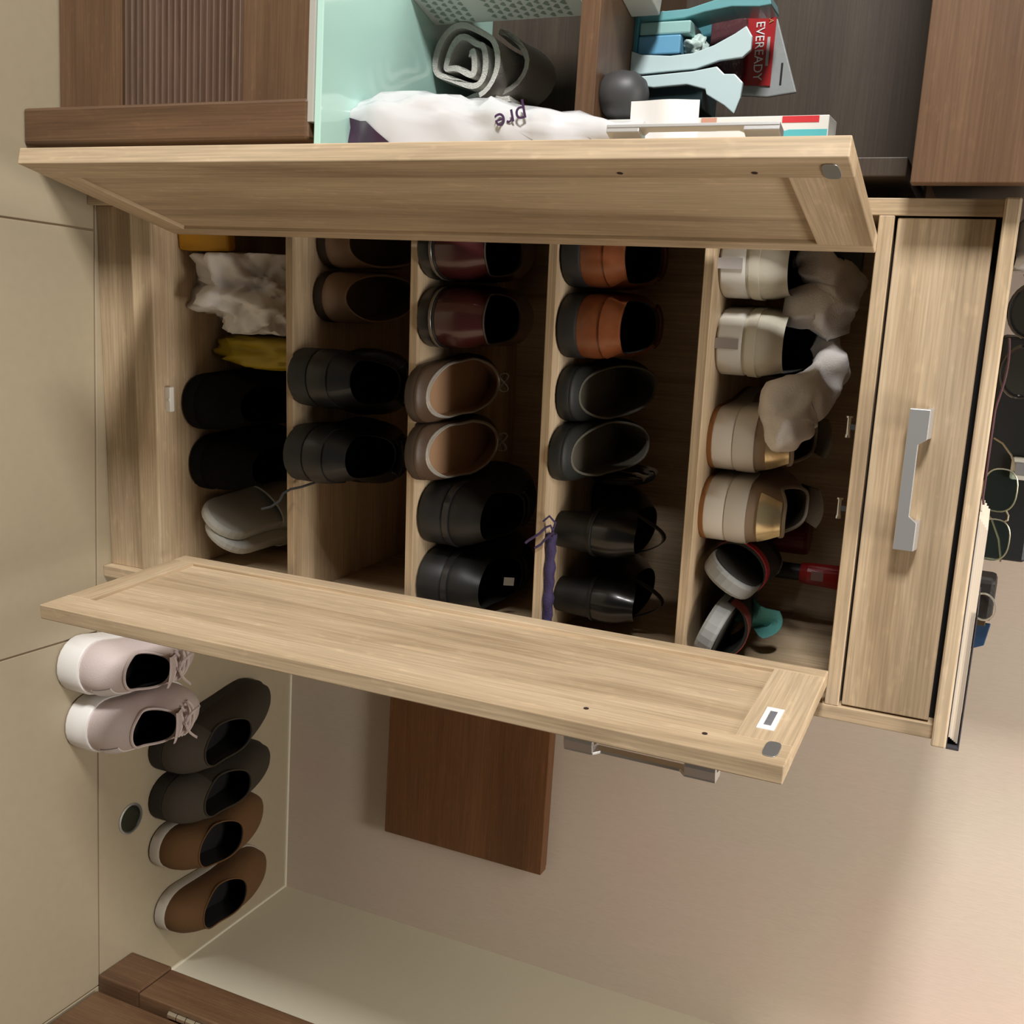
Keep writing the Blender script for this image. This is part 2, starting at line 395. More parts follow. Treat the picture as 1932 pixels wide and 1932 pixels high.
for k in range(nr):
    zc = 0.114 + (k + 0.5) * pitch
    if ribm is None:
        prof = [(-0.0395 - 0.0085 * sin(t * pi / 6) ** 0.8 if 0 < t < 6 else -0.0395, -pitch * 0.40 + pitch * 0.80 * t / 6) for t in range(7)]
        prof += [(-0.038, pitch * 0.40), (-0.038, -pitch * 0.40)]
        o = obj('rib', MB().prism(prof, 'x', -0.55, 0.55), RIB, con, (-0.6475, 0, zc)); ribm = o.data
    else:
        o = bpy.data.objects.new('rib', ribm); COL.objects.link(o); o.parent = con; o.location = (-0.6475, 0, zc)
GT = 0.4680
gl = empty('glass_top', RM(-0.58, 0.02, 0.4530), RA)
tag(gl, 'mint green glass top lying on the brown console cabinet', 'glass top')
M_MINT = plain('mint_glass', (0.50, 0.78, 0.70), 0.10, coat=1.0, var=0.02, scale=2)
obj('pane', MB().box(-0.62, 0.56, -0.1240, 0.335, 0.006, 0.0150), M_MINT, gl, (0, 0, 0), bevel=0.001)
obj('front_strip', MB().box(-0.62, 0.5135, -0.1265, -0.110, -0.0030, 0.0058), plain('strip_grey', (0.42, 0.41, 0.37), 0.5), gl, (0, 0, 0), bevel=0.0008)
obj('bearer', MB().box(-0.60, 0.50, -0.05, 0.33, -0.0005, 0.006), M_BLACK, gl, (0, 0, 0))
ni = empty('niche_shelf', RM(0, 0, 0.4683), RA)
tag(ni, 'dark brown open niche with one shelf board above the glass top', 'shelf unit')
NB = 0.3300
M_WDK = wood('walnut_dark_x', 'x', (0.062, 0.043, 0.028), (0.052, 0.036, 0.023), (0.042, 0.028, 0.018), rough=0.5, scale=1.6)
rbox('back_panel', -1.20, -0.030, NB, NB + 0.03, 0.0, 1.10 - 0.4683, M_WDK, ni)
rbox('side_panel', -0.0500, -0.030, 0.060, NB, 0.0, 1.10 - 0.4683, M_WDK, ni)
rbox('shelf_board', -1.20, -0.0505, 0.0, NB - 0.0005, 0.740 - 0.4683, 0.7635 - 0.4683, walnut('x'), ni, 0.001)
BZ = 0.7636
wc = empty('wall_cabinet', RM(0, 0, 1.114), RA)
tag(wc, 'brown wood wall cabinet hanging above the open niche', 'wall cabinet')
rbox('front_panel', -1.20, -0.0085, -0.0440, -0.024, 0.0, 0.75, walnut('x'), wc, 0.001)
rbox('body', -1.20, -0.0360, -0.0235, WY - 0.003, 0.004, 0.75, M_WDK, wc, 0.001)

# ================================================================== brown box on the back wall
wb = empty('wall_box', RM(0.98, WY, 0.24), RA)
tag(wb, 'reddish brown flat wooden box mounted on the beige wall', 'wall box')
p0 = onry(725, 1577, WY - 0.032); p1 = onry(1020, 1643, WY - 0.032)
zb0, zb1, xr = p0.z, p1.z, 0.5 * (p0.x + p1.x)
obj('cover', MB().box(0.62 - 0.98, xr - 0.98, -0.032, -0.006, zb0 - 0.24, zb1 - 0.24), teak('x'), wb, bevel=0.0015)
obj('wall_plate', MB().box(0.625 - 0.98, xr - 0.985, -0.006, -0.0002, zb0 - 0.235, zb1 - 0.242), walnut('x'), wb)

# ================================================================== SHOES
def shoe_mesh(L, W, sole, heel, zh, zside, zth, a, b, ow, foot=1, toe=2.2, hw=0.70, ce=2.3):
    """returns pos(i,u), outline list, zs list, collar list. heel at y=0, toe at y=L"""
    n = 22
    ss = [(1 - cos(pi * i / n)) / 2 for i in range(n + 1)]
    def prof(s): return interp(s, [(0, hw), (0.25, hw), (0.42, hw * 1.0), (0.68, 1.0), (0.8, 0.98), (1.0, 0.80)])
    def ends(s):
        k = 1.0
        if s < 0.17: k *= (max(0, 1 - (1 - s / 0.17) ** 2.1)) ** (1 / 2.1)
        if s > 0.72: k *= (max(0, 1 - ((s - 0.72) / 0.28) ** toe)) ** (1 / toe)
        return k
    def cx(s): return foot * (-0.0030 * sin(pi * min(1, s * 1.05)) ** 2 + 0.0045 * s * s)
    loop = [(i, 1) for i in range(n + 1)] + [(i, -1) for i in range(n - 1, 0, -1)]
    out, col, zs, sv = [], [], [], []
    for i, sd in loop:
        s = ss[i]
        hwid = W / 2 * prof(s) * ends(s)
        out.append(Vector((cx(s) + sd * hwid, s * L, 0)))
        z_ = interp(s, [(0, heel), (0.30, heel), (0.62, sole), (1, sole)])
        zs.append(z_); sv.append(s)
        sc = a + (b - a) * s
        e = (max(0, 1 - abs(2 * s - 1) ** ce)) ** (1 / ce)
        lim = W / 2 * prof(sc) * ends(sc) * 0.97
        wcx = min(W / 2 * ow * e * (0.92 + 0.16 * s if False else 1), lim)
        zc = heel + interp(s, [(0, zh), (0.45, zside), (1.0, zth)])
        col.append(Vector((cx(sc) * 0.8 + sd * wcx, sc * L, zc)))
    def pos(k, u, off=0.0):
        s = sv[k]; o = out[k]; c = col[k]; z0 = zs[k] - 0.001
        hx = u ** (1.7 - 0.5 * s)
        p = interp(s, [(0, 0.95), (0.5, 0.85), (1, 0.55)])
        q = Vector((o.x + (c.x - o.x) * hx, o.y + (c.y - o.y) * hx, z0 + (c.z - z0) * u ** p))
        ctr = Vector((cx(s), L * (0.12 + 0.70 * s), 0)); dvec = Vector((o.x - ctr.x, o.y - ctr.y, 0))
        if dvec.length > 1e-6: dvec.normalize()
        return q + dvec * (0.0028 * sin(pi * min(1, u * 1.15)) + off)
    return pos, out, zs, col, sv, n, cx
def shoe(name, label, group, loc, ang, L=0.262, W=0.092, sole=0.014, heel=0.016, zh=0.062, zside=0.048, zth=0.066, a=0.02, b=0.55, ow=0.62,
         foot=1, toe=2.2, hw=0.72, m_up=None, m_sole=None, m_lin=None, m_ins=None, solew=1.04, piping=None, laces=None, patches=(), bow=None,
         heel_block=False, tilt=0.0, roll=0.0, notch=None, strap=None, cat='shoe', tongue=None, stripe=None, ce=2.3):
    t = empty(name, loc, rot=(tilt, roll, ang)); tag(t, label, cat, group)
    pos, out, zs, col, sv, n, cx = shoe_mesh(L, W, sole, heel, zh, zside, zth, a, b, ow, foot, toe, hw, ce)
    m = len(out)
    # sole
    def ring(k, z): return [Vector((cx(sv[i]) + (o.x - cx(sv[i])) * k, L * 0.5 + (o.y - L * 0.5) * (1 + (k - 1) * 0.55), z(i))) for i, o in enumerate(out)]
    if heel_block:
        bt = lambda i: max(0.0, zs[i] - sole)
        mb = MB().loft([ring(solew * 0.97, bt), ring(solew, lambda i: bt(i) + 0.003), ring(solew, lambda i: zs[i] - 0.001), ring(solew * 0.97, lambda i: zs[i])], True, False, False)
    else:
        mb = MB().loft([ring(solew * 0.95, lambda i: 0.0), ring(solew, lambda i: 0.0035), ring(solew, lambda i: zs[i] - 0.0025), ring(solew * 0.975, lambda i: zs[i] + 0.0005)], True, False, False)
    nv = m
    for r_ in (0, 3):
        for i in range(n):
            i0, i1 = i, i + 1; j0, j1 = (m - i) % m, (m - i - 1) % m
            q = [r_ * nv + i0, r_ * nv + i1, r_ * nv + j1, r_ * nv + j0]
            q2 = []
            for x in q:
                if x not in q2: q2.append(x)
            if len(q2) > 2: mb.f.append(tuple(q2))
    so = obj('sole', mb, m_sole, t, smooth=True)
    if stripe:
        sm = MB().loft([ring(solew * 1.006, lambda i: stripe[0]), ring(solew * 1.012, lambda i: stripe[0] + 0.0004), ring(solew * 1.012, lambda i: stripe[1] - 0.0004), ring(solew * 1.006, lambda i: stripe[1])], True)
        obj('sole_stripe', sm, stripe[2], so, smooth=True)
    if notch:
        obj('heel_notch_shade', MB().box(-0.006, 0.006, -0.0045, 0.01, 0.0, zs[0] * 0.92), notch, so, (0, 0, 0))  # darker block on the sole, coloured as the shade inside a notch
    if heel_block:
        hb = []
        for z_ in (0.0, 0.25, 0.6, 1.0):
            k = 0.80 + 0.16 * z_
            hb.append([Vector((0.5 * W * hw * k * cos(q) * 0.95, 0.032 + 0.034 * k * sin(q) - 0.004 * (1 - z_), z_ * (heel - sole + 0.002))) for q in [2 * pi * j / 20 for j in range(20)]])
        obj('heel', MB().loft(hb, True, True, True), m_sole, t, smooth=True)
    # upper
    K = 11
    us = [i / (K - 1) for i in range(K)]
    up = obj('upper', MB().loft([[pos(i, u) for i in range(m)] for u in us]), m_up, t, smooth=True)
    # lining
    lin = []
    for u in (0.0, 0.06, 0.35, 0.7, 1.0):
        rr = []
        for i in range(m):
            c = col[i]; s = sv[i]
            tgt = Vector((cx(s) + (out[i].x - cx(s)) * 0.86, L * (0.05 + 0.90 * s) , zs[i] + 0.004))
            base = pos(i, 1.0)
            p = base.lerp(tgt, u)
            if u == 0.06: p = base + Vector((0, 0, -0.002)) + (Vector((cx(s), L * (a + b) / 2, base.z)) - base) * 0.03
            if 0.1 < u < 0.9:
                p.z = base.z + (tgt.z - base.z) * u
            rr.append(p)
        lin.append(rr)
    mbl = MB().loft(lin)
    obj('lining', mbl, m_lin, t, smooth=True)
    mbi = MB(); mbi.v = [tuple(p) for p in lin[-1]]
    for i in range(n):
        q = []
        for x in (i, i + 1, (m - i - 1) % m, (m - i) % m):
            if x not in q: q.append(x)
        if len(q) > 2: mbi.f.append(tuple(q))
    obj('insole', mbi, m_ins or m_lin, t, smooth=True)
    if piping:
        for r_, dz, off in piping[1]:
            obj('piping', MB().tube([pos(i, 1.0 - dz) + Vector((0, 0, off)) for i in range(m)], r_, 6, closed=True), piping[0], up, smooth=True)
    for pn, k0, k1, u0, u1, mt, off in patches:
        # band round the heel between steps -k..k of the outline
        rows = []
        for u in [u0 + (u1 - u0) * j / 6 for j in range(7)]:
            rows.append([pos(k % m, u, off) for k in range(k0, k1 + 1)])
        inner = [[pos(k % m, u, -0.001) for k in range(k0, k1 + 1)] for u in (u1, u0)]
        obj(pn, MB().loft(rows + inner[:1] + inner[1:] + rows[:1], closed=False), mt, up, smooth=True)
    thr = pos(n, 1.0)
    if laces:
        ml = MB(); ns = laces[1]
        for j in range(ns):
            u = 0.93 - j * 0.10
            pl = [pos((n + d) % m, u - abs(d) * 0.004, 0.0) + Vector((0, 0, 0.0028)) for d in (-5, -4, -3, -2, -1, 0, 1, 2, 3, 4, 5)]
            ml.tube(pl, 0.0024, 6)
        if len(laces) > 2:
            c0 = thr + Vector((0, 0.004, 0.004))
            for sx in (-1, 1):
                ml.tube([c0 + Vector((sx * (0.004 + 0.022 * sin(q * pi / 10) ), 0.012 + 0.020 * (1 - cos(q * pi / 5)) * 0.5, 0.008 * sin(q * pi / 10))) for q in range(11)], 0.0022, 6)
                ml.tube([c0 + Vector((sx * 0.005 * q, 0.006 + 0.006 * q, 0.003 - 0.0012 * q * q)) for q in range(6)], 0.0022, 6)
        obj('laces', ml, laces[0], up, smooth=True)
    if tongue:
        tm = MB(); rows = []
        for j in range(7):
            v = j / 6
            rows.append([Vector((thr.x + (x / 4 - 1) * 0.5 * W * ow * (0.75 + 0.1 * v), thr.y + 0.012 - v * 0.040 + 0.006 * (x / 4 - 1) ** 2, thr.z - 0.004 + v * tongue[1] - 0.008 * (x / 4 - 1) ** 2)) for x in range(9)])
        back = [[p + Vector((0, 0.006, -0.001)) for p in r] for r in rows[::-1]]
        tm.loft(rows + back + rows[:1], closed=False)
        obj('tongue', tm, tongue[0], up, smooth=True)
    if bow:
        bm_ = MB(); c0 = thr + Vector((0, 0.004, 0.002))
        for sx in (-1, 1):
            bm_.tube([c0 + Vector((sx * 0.013 * sin(q * pi / 8), 0.002 + 0.004 * sin(q * pi / 4), 0.005 * sin(q * pi / 4) + 0.003)) for q in range(9)], 0.0013, 6)
            bm_.tube([c0, c0 + Vector((sx * 0.008, 0.010, 0.001)), c0 + Vector((sx * 0.013, 0.020, -0.004))], 0.0012, 6)
        bm_.tube([c0 + Vector((-0.002, 0.002, 0.003)), c0 + Vector((0.002, 0.002, 0.003))], 0.0025, 8)
        obj('bow', bm_, bow, up, smooth=True)
    if strap:
        for (s0, zz, rad, mt) in strap:
            k = min(range(n + 1), key=lambda i: abs(sv[i] - s0))
            p, q = pos(k, 0.8), pos(m - k, 0.8)
            pts = []
            for j in range(13):
                f = j / 12; x = p.lerp(q, f)
                pts.append(Vector((x.x, x.y, x.z + zz * sin(pi * f))))
            rows = [[v + Vector((0, -rad, 0)) for v in pts], [v + Vector((0, rad, 0)) for v in pts]]
            rows += [[v + Vector((0, 0, -0.002)) for v in rows[1]], [v + Vector((0, 0, -0.002)) for v in rows[0]], rows[0]]
            obj('strap', MB().loft(rows, closed=False), mt, up, smooth=True)
    return t

L_BLACK = plain('lining_black', (0.006, 0.0055, 0.005), 0.8)
# ---------- top shelf
def cloth(name, c, r=0.85, b=0.35, sc=500): return plain(name, c, r, bump=b, scale=sc, var=0.08)
CREAM = plain('cream_leather', (0.60, 0.57, 0.47), 0.45, bump=0.08, scale=160, var=0.04)
CREAM2 = plain('cream_rubber', (0.62, 0.60, 0.54), 0.5)
for k, (px, py, z, ang, tl) in enumerate(((1357, 512, 0.0, 0.03, 0.0), (1352, 650, 0.0, 0.0, 0.0))):
    p = onz(px, py, FLOORS[4] + z); p.x = (0.0690, 0.1590)[k]
    shoe('white_sneaker', ('cream white sneaker half hidden by the left door, black inside', 'cream white sneaker beside the gold heeled pair, black inside')[k], 'pair of cream white sneakers on the top shelf',
         (p.x, (0.038, 0.052)[k], FLOORS[4] + z), ang, L=0.250, W=0.080, sole=0.026, heel=0.030, zh=0.046, zside=0.044, zth=0.070, a=0.03, b=0.46, ow=0.86, foot=(-1, 1)[k], hw=0.95,
         m_up=CREAM, m_sole=CREAM2, m_lin=plain('lining_charcoal', (0.045, 0.045, 0.045), 0.8, bump=0.3, scale=600), notch=plain('notch_shade', (0.32, 0.29, 0.27), 0.6), tongue=(plain('lining_charcoal', (0.030,) * 3, 0.8), 0.030),
         patches=(('heel_counter', -7, 7, 0.10, 0.34, CREAM, 0.0016),))
GOLDP = plain('gold_foil', (0.86, 0.72, 0.44), 0.26, metal=0.7, bump=0.25, scale=60)
TAUPE = cloth('taupe_suede', (0.34, 0.25, 0.175))
for k, (px, py, ang) in enumerate(((1335, 842, 0.05), (1320, 966, 0.02))):
    p = onz(px, py, FLOORS[4]); p.x = (0.2750, 0.3600)[k]
    shoe('gold_heel_sneaker', ('beige sneaker with gold heel patch, partly under the hanging white sock', 'beige sneaker with gold heel patch beside the red banded sandal')[k], 'pair of gold heeled sneakers on the top shelf',
         (p.x, p.y - 0.004, FLOORS[4]), ang, L=0.25, W=0.078, sole=0.022, heel=0.030, zh=0.068, zside=0.056, zth=0.078, a=0.05, b=0.46, ow=0.72, foot=(-1, 1)[k], hw=0.94,
         m_up=TAUPE, m_sole=plain('white_rubber', (0.66, 0.61, 0.53), 0.5), m_lin=cloth('lining_brown', (0.10, 0.075, 0.05)), tongue=(cloth('tongue_brown', (0.16, 0.12, 0.08)), 0.028),
         stripe=(0.0, 0.006, plain('gum_rubber', (0.25, 0.10, 0.025), 0.6)),
         patches=(('heel_counter', -9, 9, 0.02, 0.36, plain('white_rubber2', (0.66, 0.62, 0.55), 0.45), 0.0022), ('heel_patch', -4, 4, 0.56, 0.95, GOLDP, 0.0024)),
         piping=(cloth('pipe_beige', (0.36, 0.30, 0.23)), ((0.0022, 0.0, 0.0),)))
# socks
def nvec(q):                                      # repeatable vector noise
    return Vector((noise.noise(q), noise.noise(q + Vector((31.4, 7.1, 3.3))), noise.noise(q + Vector((-11.7, 19.9, 43.2)))))
def sock(name, label, pts, rads, mat, seed, group=None, flat=0.8):
    pts = [Vector(p) for p in pts]
    P_, R_ = [], []
    N_ = 70; m = len(pts)
    for i in range(N_ + 1):
        t = i / N_ * (m - 1); k = min(int(t), m - 2); f = t - k
        p0, p1, p2, p3 = pts[max(k - 1, 0)], pts[k], pts[k + 1], pts[min(k + 2, m - 1)]
        P_.append(0.5 * ((2 * p1) + (p2 - p0) * f + (2 * p0 - 5 * p1 + 4 * p2 - p3) * f * f + (3 * p1 - p0 - 3 * p2 + p3) * f ** 3))
        g = f * f * (3 - 2 * f); R_.append(rads[k] + (rads[k + 1] - rads[k]) * g)
    c0 = pts[0].copy()
    mb = MB().tube([p - c0 for p in P_], R_, 28)
    vv = []
    for v in mb.v:
        w = Vector(v); q = (w + Vector((seed, 0, 0))) * 26
        d_ = nvec(q) * 0.011 + nvec(q * 2.2) * 0.0050
        w += d_; vv.append(tuple(w))
    mb.v = vv
    o = obj(name, mb, mat, None, c0, smooth=True)
    for e_ in o.data.attributes:
        if e_.name == 'sharp_edge': o.data.attributes.remove(e_); break
    tag(o, label, 'sock', group)
    return o
SOCKW = cloth('sock_white', (0.82, 0.79, 0.77), 0.95, 0.5, 700)
def P4(px, py, y): return ony(px, py, y)
sock('sock', 'white sock bunched up on the first cream sneaker by the left door', [P4(1490, 500, 0.14), P4(1520, 490, 0.125), P4(1545, 505, 0.12), P4(1575, 540, 0.13), P4(1560, 585, 0.12), P4(1520, 585, 0.11), P4(1545, 610, 0.115), P4(1562, 635, 0.115)], [0.006, 0.014, 0.022, 0.030, 0.032, 0.026, 0.018, 0.006], SOCKW, 3.1)
sock('sock', 'white sock hanging down between cream sneaker and gold heeled sneaker', [P4(1535, 640, 0.13), P4(1558, 660, 0.13), P4(1560, 700, 0.12), P4(1535, 735, 0.105), P4(1490, 760, 0.080), P4(1485, 800, 0.068), P4(1492, 822, 0.066), P4(1496, 834, 0.068)], [0.010, 0.020, 0.025, 0.026, 0.031, 0.031, 0.026, 0.010], SOCKW, 9.7)
# black thing behind socks and the pale green box
p = ony(1578, 675, 0.24)
o = obj('shoe_brush', MB().box(-0.036, 0.036, -0.012, 0.012, 0, 0.05), plain('brush_black', (0.012, 0.012, 0.012), 0.6), None, (p.x, 0.3205, FLOORS[4]), bevel=0.009)
mb = MB()
for i in range(18):
    for j in range(6): mb.box(-0.033 + i * 0.0038, -0.031 + i * 0.0038, -0.010 + j * 0.0035, -0.0085 + j * 0.0035, 0.048, 0.066)
o2 = obj('bristles', mb, plain('bristle_black', (0.015, 0.014, 0.013), 0.8), o); tag(o, 'black brush standing at the back of the top shelf behind socks', 'brush')
p = ony(1595, 500, 0.25)
o = obj('small_carton', MB().box(-0.03, 0.03, -0.009, 0.009, 0, p.z + 0.012 - FLOORS[4]), plain('carton_green', (0.13, 0.15, 0.13), 0.6, var=0.1, scale=40), None, (p.x - 0.012, 0.3235, FLOORS[4]), bevel=0.001)
tag(o, 'small grey green carton at the back of the top shelf', 'carton')
# slides: dark straps, grey soles
def slide(label, group, loc, ang, foot, strap_m, roll=0.0, tilt=0.0, ys=0.045):
    t = empty('slide_sandal', loc, rot=(tilt, roll, ang)); tag(t, label, 'sandal', group)
    pos, out, zs, col, sv, n, cx = shoe_mesh(0.23, 0.082, 0.022, 0.026, 0.03, 0.03, 0.03, 0.1, 0.9, 0.5, foot, 2.3, 0.84)
    m = len(out)
    def ring(k, z): return [Vector((cx(sv[i]) + (o.x - cx(sv[i])) * k, 0.115 + (o.y - 0.115) * (1 + (k - 1) * 0.55), z)) for i, o in enumerate(out)]
    def full(rings):
        mb = MB().loft(rings, True)
        for r_ in (0, len(rings) - 1):
            for i in range(n):
                q = []
                for x in (i, i + 1, (m - i - 1) % m, (m - i) % m):
                    if r_ * m + x not in q: q.append(r_ * m + x)
                if len(q) > 2: mb.f.append(tuple(q))
        return mb
    so = obj('sole', full([ring(0.95, 0), ring(1.0, 0.004), ring(1.03, 0.017), ring(1.01, 0.0205), ring(0.97, 0.0215)]), plain('grey_foam', (0.30, 0.31, 0.31), 0.7), t)
    obj('footbed', full([ring(0.93, 0.0215), ring(0.93, 0.023), ring(0.90, 0.0235)]), plain('dark_footbed', (0.03, 0.03, 0.028), 0.75, bump=0.2, scale=300), t)
    rows = []
    for j in range(9):
        y = ys + j * 0.0115
        k = min(range(n + 1), key=lambda i: abs(sv[i] * 0.23 - y))
        hwid = abs(out[k].x - cx(sv[k])) + 0.002
        rows.append([Vector((cx(sv[k]) + hwid * cos(pi * q / 14), y, 0.014 + (0.034 - 0.010 * (j - 2) / 8) * sin(pi * q / 14) ** 0.8)) for q in range(15)])
    inn = [[v - Vector((0, 0, 0.004)) for v in r] for r in rows[::-1]]
    st = obj('strap', MB().loft(rows + inn + rows[:1], closed=False), plain('strap_dark', (0.025, 0.025, 0.022), 0.6, bump=0.2, scale=300), t, smooth=True)
    r2 = [[v + Vector((0, 0, 0.0012)) for v in rows[j]] for j in (0, 1, 2)]
    obj('band', MB().loft(r2 + [[v - Vector((0, 0, 0.001)) for v in r] for r in r2[::-1]] + r2[:1], closed=False), strap_m, st, smooth=True)
    return t
RED = plain('red_band', (0.72, 0.03, 0.07), 0.5)
p = onz(1316, 1060, FLOORS[4])
slide('grey soled black sandal with a bright red band, lying beside gold sneaker', None, (0.4455, 0.030, FLOORS[4] + 0.0331), 0.0, -1, RED, roll=-0.98)
p = onz(1300, 1150, FLOORS[4])
slide('grey soled black sandal with a dull red band, beside the right door', None, (0.5035, 0.024, FLOORS[4] + 0.0150), 0.0, 1, plain('dull_red', (0.36, 0.07, 0.06), 0.55), roll=0.36)
p = ony(1427, 1145, 0.13)
cl = MB()
rows = [[Vector((-0.018 + 0.036 * i / 8, 0.010 * sin(j * 0.9 + i * 0.5), 0.055 * j / 8 + 0.012 * sin(i / 8 * pi))) for i in range(9)] for j in range(9)]
cl.loft(rows + [[v + Vector((0, 0.003, 0)) for v in r] for r in rows[::-1]] + rows[:1], closed=False)
o = obj('cleaning_cloth', cl, cloth('turquoise_cloth', (0.12, 0.40, 0.37)), None, (p.x, 0.13, p.z - 0.03), smooth=True, rot=(0.1, 0.35, 0.0))
tag(o, 'small turquoise cloth tucked in the red banded sandal', 'cloth')
p = ony(1525, 1082, 0.26)
tb = empty('polish_tube', (p.x, 0.26, FLOORS[4]), -0.1); tag(tb, 'red shoe polish tube with black cap at the back of the top shelf', 'tube')
hz = p.z - FLOORS[4]
obj('body', MB().loft([[Vector((0.015 * cos(q) * w_, 0.015 * sin(q) * d_, z_)) for q in [2 * pi * k / 20 for k in range(20)]] for z_, w_, d_ in ((hz - 0.01, 0.9, 0.9), (hz, 1, 1), (hz + 0.02, 1.05, 0.8), (hz + 0.055, 1.15, 0.12))], True, True, True), plain('polish_red', (0.32, 0.015, 0.012), 0.4), tb)
obj('cap', MB().lathe([(0.012, 0), (0.0125, 0.004), (0.0115, hz - 0.008), (0.010, hz - 0.006)], 20), plain('cap_black', (0.012, 0.012, 0.012), 0.45), tb)
obj('printed_panel', MB().box(-0.006, 0.006, -0.0156, -0.0148, hz + 0.006, hz + 0.022), plain('print_grey', (0.25, 0.14, 0.12), 0.6), tb)
p = ony(1490, 1035, 0.25)
o = obj('polish_tin', MB().lathe([(0.022, 0), (0.023, 0.002), (0.023, 0.016), (0.024, 0.017), (0.024, 0.03), (0.022, 0.0315)], 28), plain('tin_darkred', (0.13, 0.012, 0.015), 0.4), None, (p.x - 0.01, 0.285, FLOORS[4]))
o.scale = (1, 1, max(0.4, (p.z + 0.02 - FLOORS[4]) / 0.0315)); tag(o, 'dark red round container behind gold sneaker on top shelf', 'container')

# ---------- third shelf (index 3)
ORG = plain('cognac_leather', (0.20, 0.060, 0.020), 0.38, bump=0.15, scale=90, var=0.22)
for k, (px, py) in enumerate(((1056, 500), (1050, 614))):
    p = onz(px, py, FLOORS[3]); p.x = (0.0625, 0.1500)[k]
    shoe('cognac_shoe', ('cognac orange leather shoe half hidden by the left door', 'cognac orange leather shoe beside the black clog')[k], 'pair of cognac orange shoes',
         (p.x, p.y - 0.002, FLOORS[3]), 0.0, L=0.275, W=0.081, sole=0.022, heel=0.025, zh=0.054, zside=0.046, zth=0.062, a=0.03, b=0.48, ow=0.80, foot=(-1, 1)[k], hw=0.95,
         m_up=ORG, m_sole=plain('sole_greyblack', (0.012, 0.0115, 0.011), 0.6), m_lin=L_BLACK, laces=(plain('lace_brown', (0.09, 0.03, 0.012), 0.8), 3),
         patches=(('heel_counter', -6, 6, 0.55, 0.97, ORG, 0.0018),))
CLOG = plain('clog_black_green', (0.010, 0.012, 0.011), 0.6, bump=0.1, scale=200)
CLIN = cloth('clog_lining', (0.10, 0.09, 0.07))
for k, (px, py, ang, rl) in enumerate(((1050, 742, 0.0, 0.0), (1036, 838, 0.0, 0.0))):
    p = onz(px, py, FLOORS[3]); p.x = (0.2330, 0.3080)[k]
    shoe('black_clog', ('black slip on clog with wide open collar beside the cognac shoe', 'black slip on clog with wide open collar beside the black heels')[k], 'pair of black slip on clogs',
         (p.x, p.y - 0.004, FLOORS[3]), ang, L=0.245, W=0.068, sole=0.014, heel=0.017, zh=0.010, zside=0.024, zth=0.052, a=0.05, b=0.80, ow=0.98, ce=2.0, foot=(-1, 1)[k], hw=1.0,
         m_up=CLOG, m_sole=CLOG, m_lin=CLIN, m_ins=CLIN, piping=(cloth('clog_rim', (0.13, 0.125, 0.10)), ((0.0016, 0.0, 0.0),)))
PAT = plain('black_patent', (0.007, 0.007, 0.0075), 0.3, coat=0.3, bump=0.05, scale=40)
for k, (x, y, ang) in enumerate(((0.4105, 0.045, 0.0), (0.5020, 0.058, 0.0))):
    shoe('black_heeled_shoe', ('black shiny block heeled shoe next to the black clogs', 'black shiny block heeled shoe by the right door')[k], 'pair of black heeled shoes',
         (x, y, FLOORS[3]), ang, L=0.235, W=0.082, sole=0.006, heel=0.052, zh=0.056, zside=0.040, zth=0.040, a=0.02, b=0.66, ow=0.70, foot=(-1, 1)[k], hw=0.74, toe=1.9,
         m_up=PAT, m_sole=plain('heel_black', (0.007, 0.007, 0.007), 0.5), m_lin=L_BLACK, heel_block=True,
         strap=((0.30, 0.045, 0.006, plain('strap_black', (0.02, 0.018, 0.016), 0.45)),))
# sandal behind with brown straps
t = empty('strappy_sandal', (0.3540, 0.150, FLOORS[3] + 0.0390)); tag(t, 'black sandal with thin brown straps standing on its side behind the black heeled shoe', 'sandal')
outl = [(0.062 * math.copysign(abs(cos(q)) ** 0.85, cos(q)) + 0.085, 0.0385 * math.copysign(abs(sin(q)) ** 0.85, sin(q)) * (1.0 - 0.12 * cos(q))) for q in [2 * pi * k / 28 for k in range(28)]]
outl = [(u - 0.02, max(-0.0388, v)) for u, v in outl]
obj('sole', MB().prism(outl, 'x', 0.0, 0.007), plain('heel_black', (0.007,) * 3, 0.5), t, bevel=0.0015)
obj('insole', MB().prism([(0.065 + (u - 0.065) * 0.93, v * 0.93) for u, v in outl], 'x', -0.0008, 0.0005), plain('strap_brown0', (0.13, 0.09, 0.055), 0.5), t)
for j, (yy, c) in enumerate(((0.035, (0.13, 0.09, 0.055)), (0.066, (0.06, 0.05, 0.04)), (0.092, (0.10, 0.07, 0.045)))):
    rows = [[Vector((0.002 - 0.0105 * sin(pi * q / 16) ** 0.6, yy + dy, 0.037 * cos(pi * q / 16))) for q in range(17)] for dy in (-0.005, 0.005)]
    rows += [[Vector((v.x + 0.0015, v.y, v.z * 0.97)) for v in rows[1]], [Vector((v.x + 0.0015, v.y, v.z * 0.97)) for v in rows[0]], rows[0]]
    obj('strap', MB().loft(rows, closed=False), plain('strap_brown%d' % j, c, 0.5), t, smooth=True)
